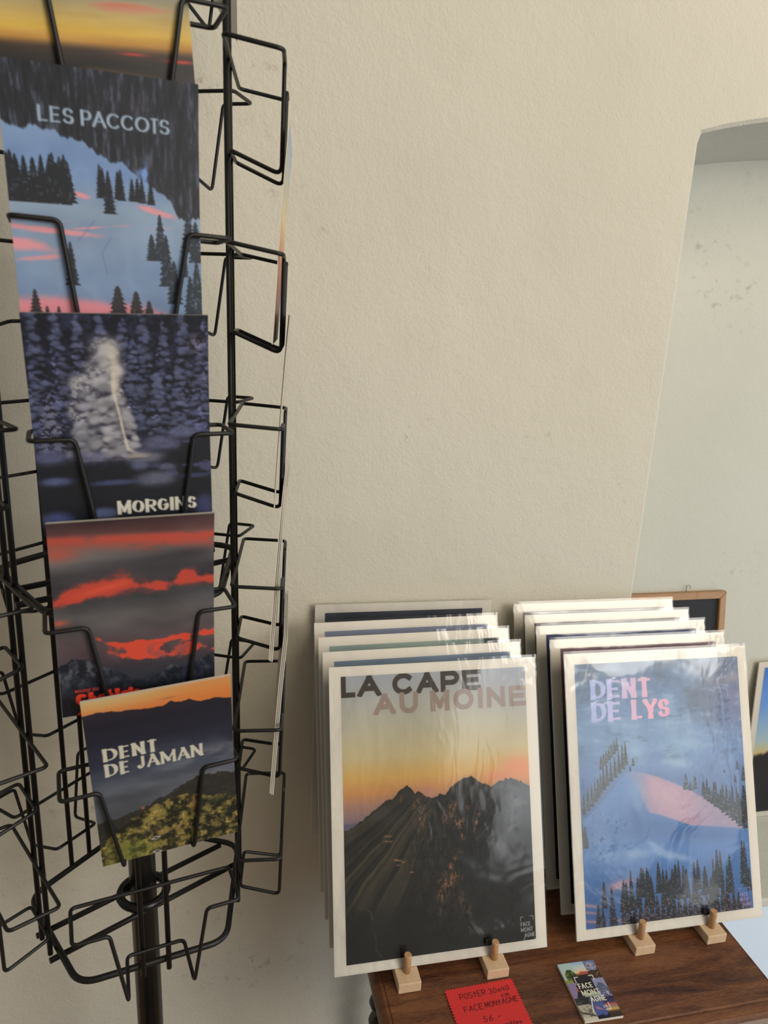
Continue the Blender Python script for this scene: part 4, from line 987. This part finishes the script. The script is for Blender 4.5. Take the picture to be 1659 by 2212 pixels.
XA, XB = .1415+.15, .4865+.15
GA, GB = 'posters in the left stack', 'posters in the right stack'
poster(board_matrix(XA, S1[0], RZ, LN, math.radians(-.4), 0), art_cape(), 'poster of dark peaks at sunset lettered LA CAPE AU MOINE, front of the left stack', GA, marg=(.0162, .0162, .0132, .0128), seed=3, patch_x=.3605-XA)
for j, (yb, kind, lab) in enumerate([(S1[1], 3, 'poster second in the left stack with a grey-blue strip showing above the sunset poster'), (S1[2], 2, 'poster third in the left stack with a pale green strip and a black corner'), (S1[3], 1, 'poster fourth in the left stack with a lilac-grey strip showing')]):
    poster(board_matrix(XA+.0005*(j+1), yb, RZ, LN, math.radians(-.3), math.radians(.8)), art_plain(kind), lab, GA, seed=20+j)
poster(board_matrix(XA+.005, 1.052, TZ+.0005, math.radians(6.6), math.radians(-.6), 0), art_plain(0), 'rearmost poster of the left stack standing against the wall with a dark slate strip', GA, seed=31)
poster(board_matrix(XB, S2[0], RZ, LN, math.radians(-.2), math.radians(-.8)), art_lys(), 'poster of a pink snow dome lettered DENT DE LYS, front of the right stack', GB, marg=(.0150, .0150, .0155, .0145), seed=5, patch_x=.696-XB)
for j, (yb, kind, lab) in enumerate([(S2[1], 4, 'poster second in the right stack with a plum-coloured strip and black firs'), (S2[2], 5, 'poster third in the right stack with a navy blue strip'), (S2[3], 6, 'poster fourth in the right stack with a near-black strip'), (S2[4], 7, 'rearmost poster of the right stack with a warm grey strip')]):
    poster(board_matrix(XB-.0006*(j+1), yb, RZ, LN, math.radians(-.4), math.radians(-.3)), art_plain(kind, *((240, 320) if kind == 5 else (60, 80))), lab, GB, seed=40+j)
poster(board_matrix(1.222+.15, 1.298, SILL+EYE+.0008, math.radians(5), math.radians(0), 0), art_plain(8, 90, 120), 'poster with a blue sky leaning in the niche at the right edge', None, seed=50)

# ---------------------------------------------------------------- chalkboard in the niche
CH = .59; CW = .335
cb = empty('chalkboard', board_matrix(1.098-CW/2, 1.235, SILL+EYE, math.radians(9.3)), 'black chalkboard in a light wooden frame leaning in the niche', 'chalkboard')
bm = bmesh.new(); box(bm, -CW/2+.01, CW/2-.01, .006, .010, .01, CH-.01); meshobj('slate_panel', bm, MAT['slate'], cb)
fw = .016
def mitre(P):
    bm = bmesh.new(); lo = [bm.verts.new((x, -.001, z)) for x, z in P]; hi = [bm.verts.new((x, .014, z)) for x, z in P]
    bm.faces.new(lo); bm.faces.new(hi[::-1])
    for i in range(4): bm.faces.new((lo[i], lo[(i+1) % 4], hi[(i+1) % 4], hi[i]))
    bmesh.ops.recalc_face_normals(bm, faces=bm.faces); bmesh.ops.bevel(bm, geom=list(bm.edges), offset=.0012, segments=2, affect='EDGES'); return bm
a, b = CW/2, CW/2-fw
for P in ([(-a, CH), (a, CH), (b, CH-fw), (-b, CH-fw)], [(-a, 0), (a, 0), (b, fw), (-b, fw)], [(a, 0), (a, CH), (b, CH-fw), (b, fw)], [(-a, 0), (-a, CH), (-b, CH-fw), (-b, fw)]):
    meshobj('frame_rail', mitre(P), MAT['frame_wood'], cb)
bm = bmesh.new(); hx = .07
tube(bm, [(hx, .006, CH-.002), (hx, .006, CH+.006)]+[(hx+.005+.005*math.cos(t), .006, CH+.010+.005*math.sin(t)) for t in [math.pi*(1.1-.16*i) for i in range(9)]], .0007, 8)
meshobj('hook', bm, MAT['steel'], cb)

# ---------------------------------------------------------------- red price tag with handwriting
tg = empty('price_tag', Matrix.Translation((.2845, .7275, TZ+.0011)) @ Matrix.Rotation(math.radians(1.5), 4, 'Z'), 'red pinked-edge paper price tag with black handwriting lying on the table', 'price tag')
TWd, THt = .0925, .068
pts = []
def zig(p, q, n, out):
    r = []
    for i in range(n):
        t0, t1 = i/n, (i+.5)/n
        r.append((p[0]+(q[0]-p[0])*t0, p[1]+(q[1]-p[1])*t0)); r.append((p[0]+(q[0]-p[0])*t1+out[0], p[1]+(q[1]-p[1])*t1+out[1]))
    return r
z_ = .0021
pts = zig((0, 0), (TWd, 0), 22, (0, z_))+zig((TWd, 0), (TWd, -THt), 16, (z_, 0))+zig((TWd, -THt), (0, -THt), 22, (0, -z_))+zig((0, -THt), (0, 0), 16, (-z_, 0))
bm = bmesh.new(); lo = [bm.verts.new((x, y, 0)) for x, y in pts]; hi = [bm.verts.new((x, y, .0006)) for x, y in pts]
bm.faces.new(hi); bm.faces.new(lo[::-1])
for i in range(len(pts)): bm.faces.new((lo[i], lo[(i+1) % len(pts)], hi[(i+1) % len(pts)], hi[i]))
bmesh.ops.recalc_face_normals(bm, faces=bm.faces); meshobj('paper', bm, MAT['red_paper'], tg)
HG = dict(GLYPH)
HG.update({'3': [arc(.45, .27, .4, .27, -150, 90, 10)+arc(.45, .74, .5, .26, -90, 150, 10)], '0': [arc(.5, .5, .45, .5, 0, 360, 16)], 'x': [[(0, .4), (1, 1)], [(1, .4), (0, 1)]],
 '4': [[(.2, 0), (0, .65), (1, .65)], [(.75, .2), (.7, 1.0)]], 'c': [arc(.55, .65, .5, .35, -50, -310, 12)], 'm': [[(0, .3), (0, 1)], [(0, .5)]+arc(.25, .5, .25, .2, 180, 360, 8)+[(.5, 1)], [(.5, .5)]+arc(.75, .5, .25, .2, 180, 360, 8)+[(1, 1)]],
 't': [[(.5, 0), (.5, 1)], [(0, .35), (1, .3)]], '5': [[(.9, 0), (.2, .02), (.1, .45)]+arc(.4, .7, .5, .3, -100, 140, 10)], '6': [[(.8, 0), (.2, .5)]+arc(.5, .72, .42, .28, 180, 540, 16)], '-': [[(.1, .5), (.9, .48)]],
 'd': [arc(.45, .7, .42, .3, 0, 360, 14), [(.9, 0), (.9, 1)]], 'o': [arc(.5, .7, .45, .3, 0, 360, 14)], 'p': [[(.1, .4), (.1, 1.4)], arc(.5, .7, .42, .3, 0, 360, 14)], 'n': [[(0, .4), (0, 1)], [(0, .6)]+arc(.45, .6, .45, .22, 180, 360, 8)+[(.9, 1)]], 'e': [[(.1, .7), (.9, .7)]+arc(.5, .7, .42, .3, 0, -300, 14)]})
bm = bmesh.new()
def write(word, x, y, hgt, adv, slope=0.0):
    cx = x
    for ch in word:
        if ch != ' ':
            for st in HG[ch]:
                w = adv*.72*(.35 if ch in 'Iil' else 1)
                tube(bm, [(cx+a*w+.08*hgt*(1-b), y-b*hgt+slope*(cx-x), .00075) for a, b in st], .00036, 6)
        cx += adv*(.5 if ch in 'Iil ' else 1)
write('POStER', .0155, -.0085, .0078, .0062, .02); write('30x40', .0560, -.0085, .0072, .0060, .03); write('cm', .0700, -.0180, .0052, .0062, .02)
write('FACE', .0150, -.0270, .0078, .0068, .03); write('MONtAGNE', .0440, -.0262, .0074, .0059, .03)
write('56', .0345, -.0445, .0075, .0072); write('.-', .0480, -.0445, .0070, .0060)
write('disponibles', .0400, -.0575, .0055, .0045, .02)
meshobj('handwriting', bm, MAT['ink'], tg)

# ---------------------------------------------------------------- small stack of picture cards
SG2 = 'picture cards stacked on the table'
img = art_face_card()
for j in range(7):
    rot = math.radians(.4*((j*5) % 3-1)) if j < 6 else 0
    M = Matrix.Translation((.4735, .6945, TZ+.0009+.00056*j)) @ Matrix.Rotation(rot+math.radians(-1.2), 4, 'Z')
    c = empty('picture_card', M, 'picture card with a mountain mosaic and white logo lettering, top of the small stack' if j == 6 else 'white-edged card stacked under the mosaic card, %s from the bottom' % ('lowest', 'second', 'third', 'fourth', 'fifth', 'sixth')[j], 'card', SG2)
    bm = bmesh.new(); box(bm, -.0265, .0265, -.0425, .0425, 0, .00052); meshobj('card', bm, MAT['card_stock'], c)
    if j == 6:
        p_ = picture('printed_picture', img, .053, .085, MAT['card_print'], c, gain=1.05)
        p_.matrix_local = Matrix.Translation((0, -.0425, .00062)) @ Matrix.Rotation(math.radians(-90), 4, 'X')
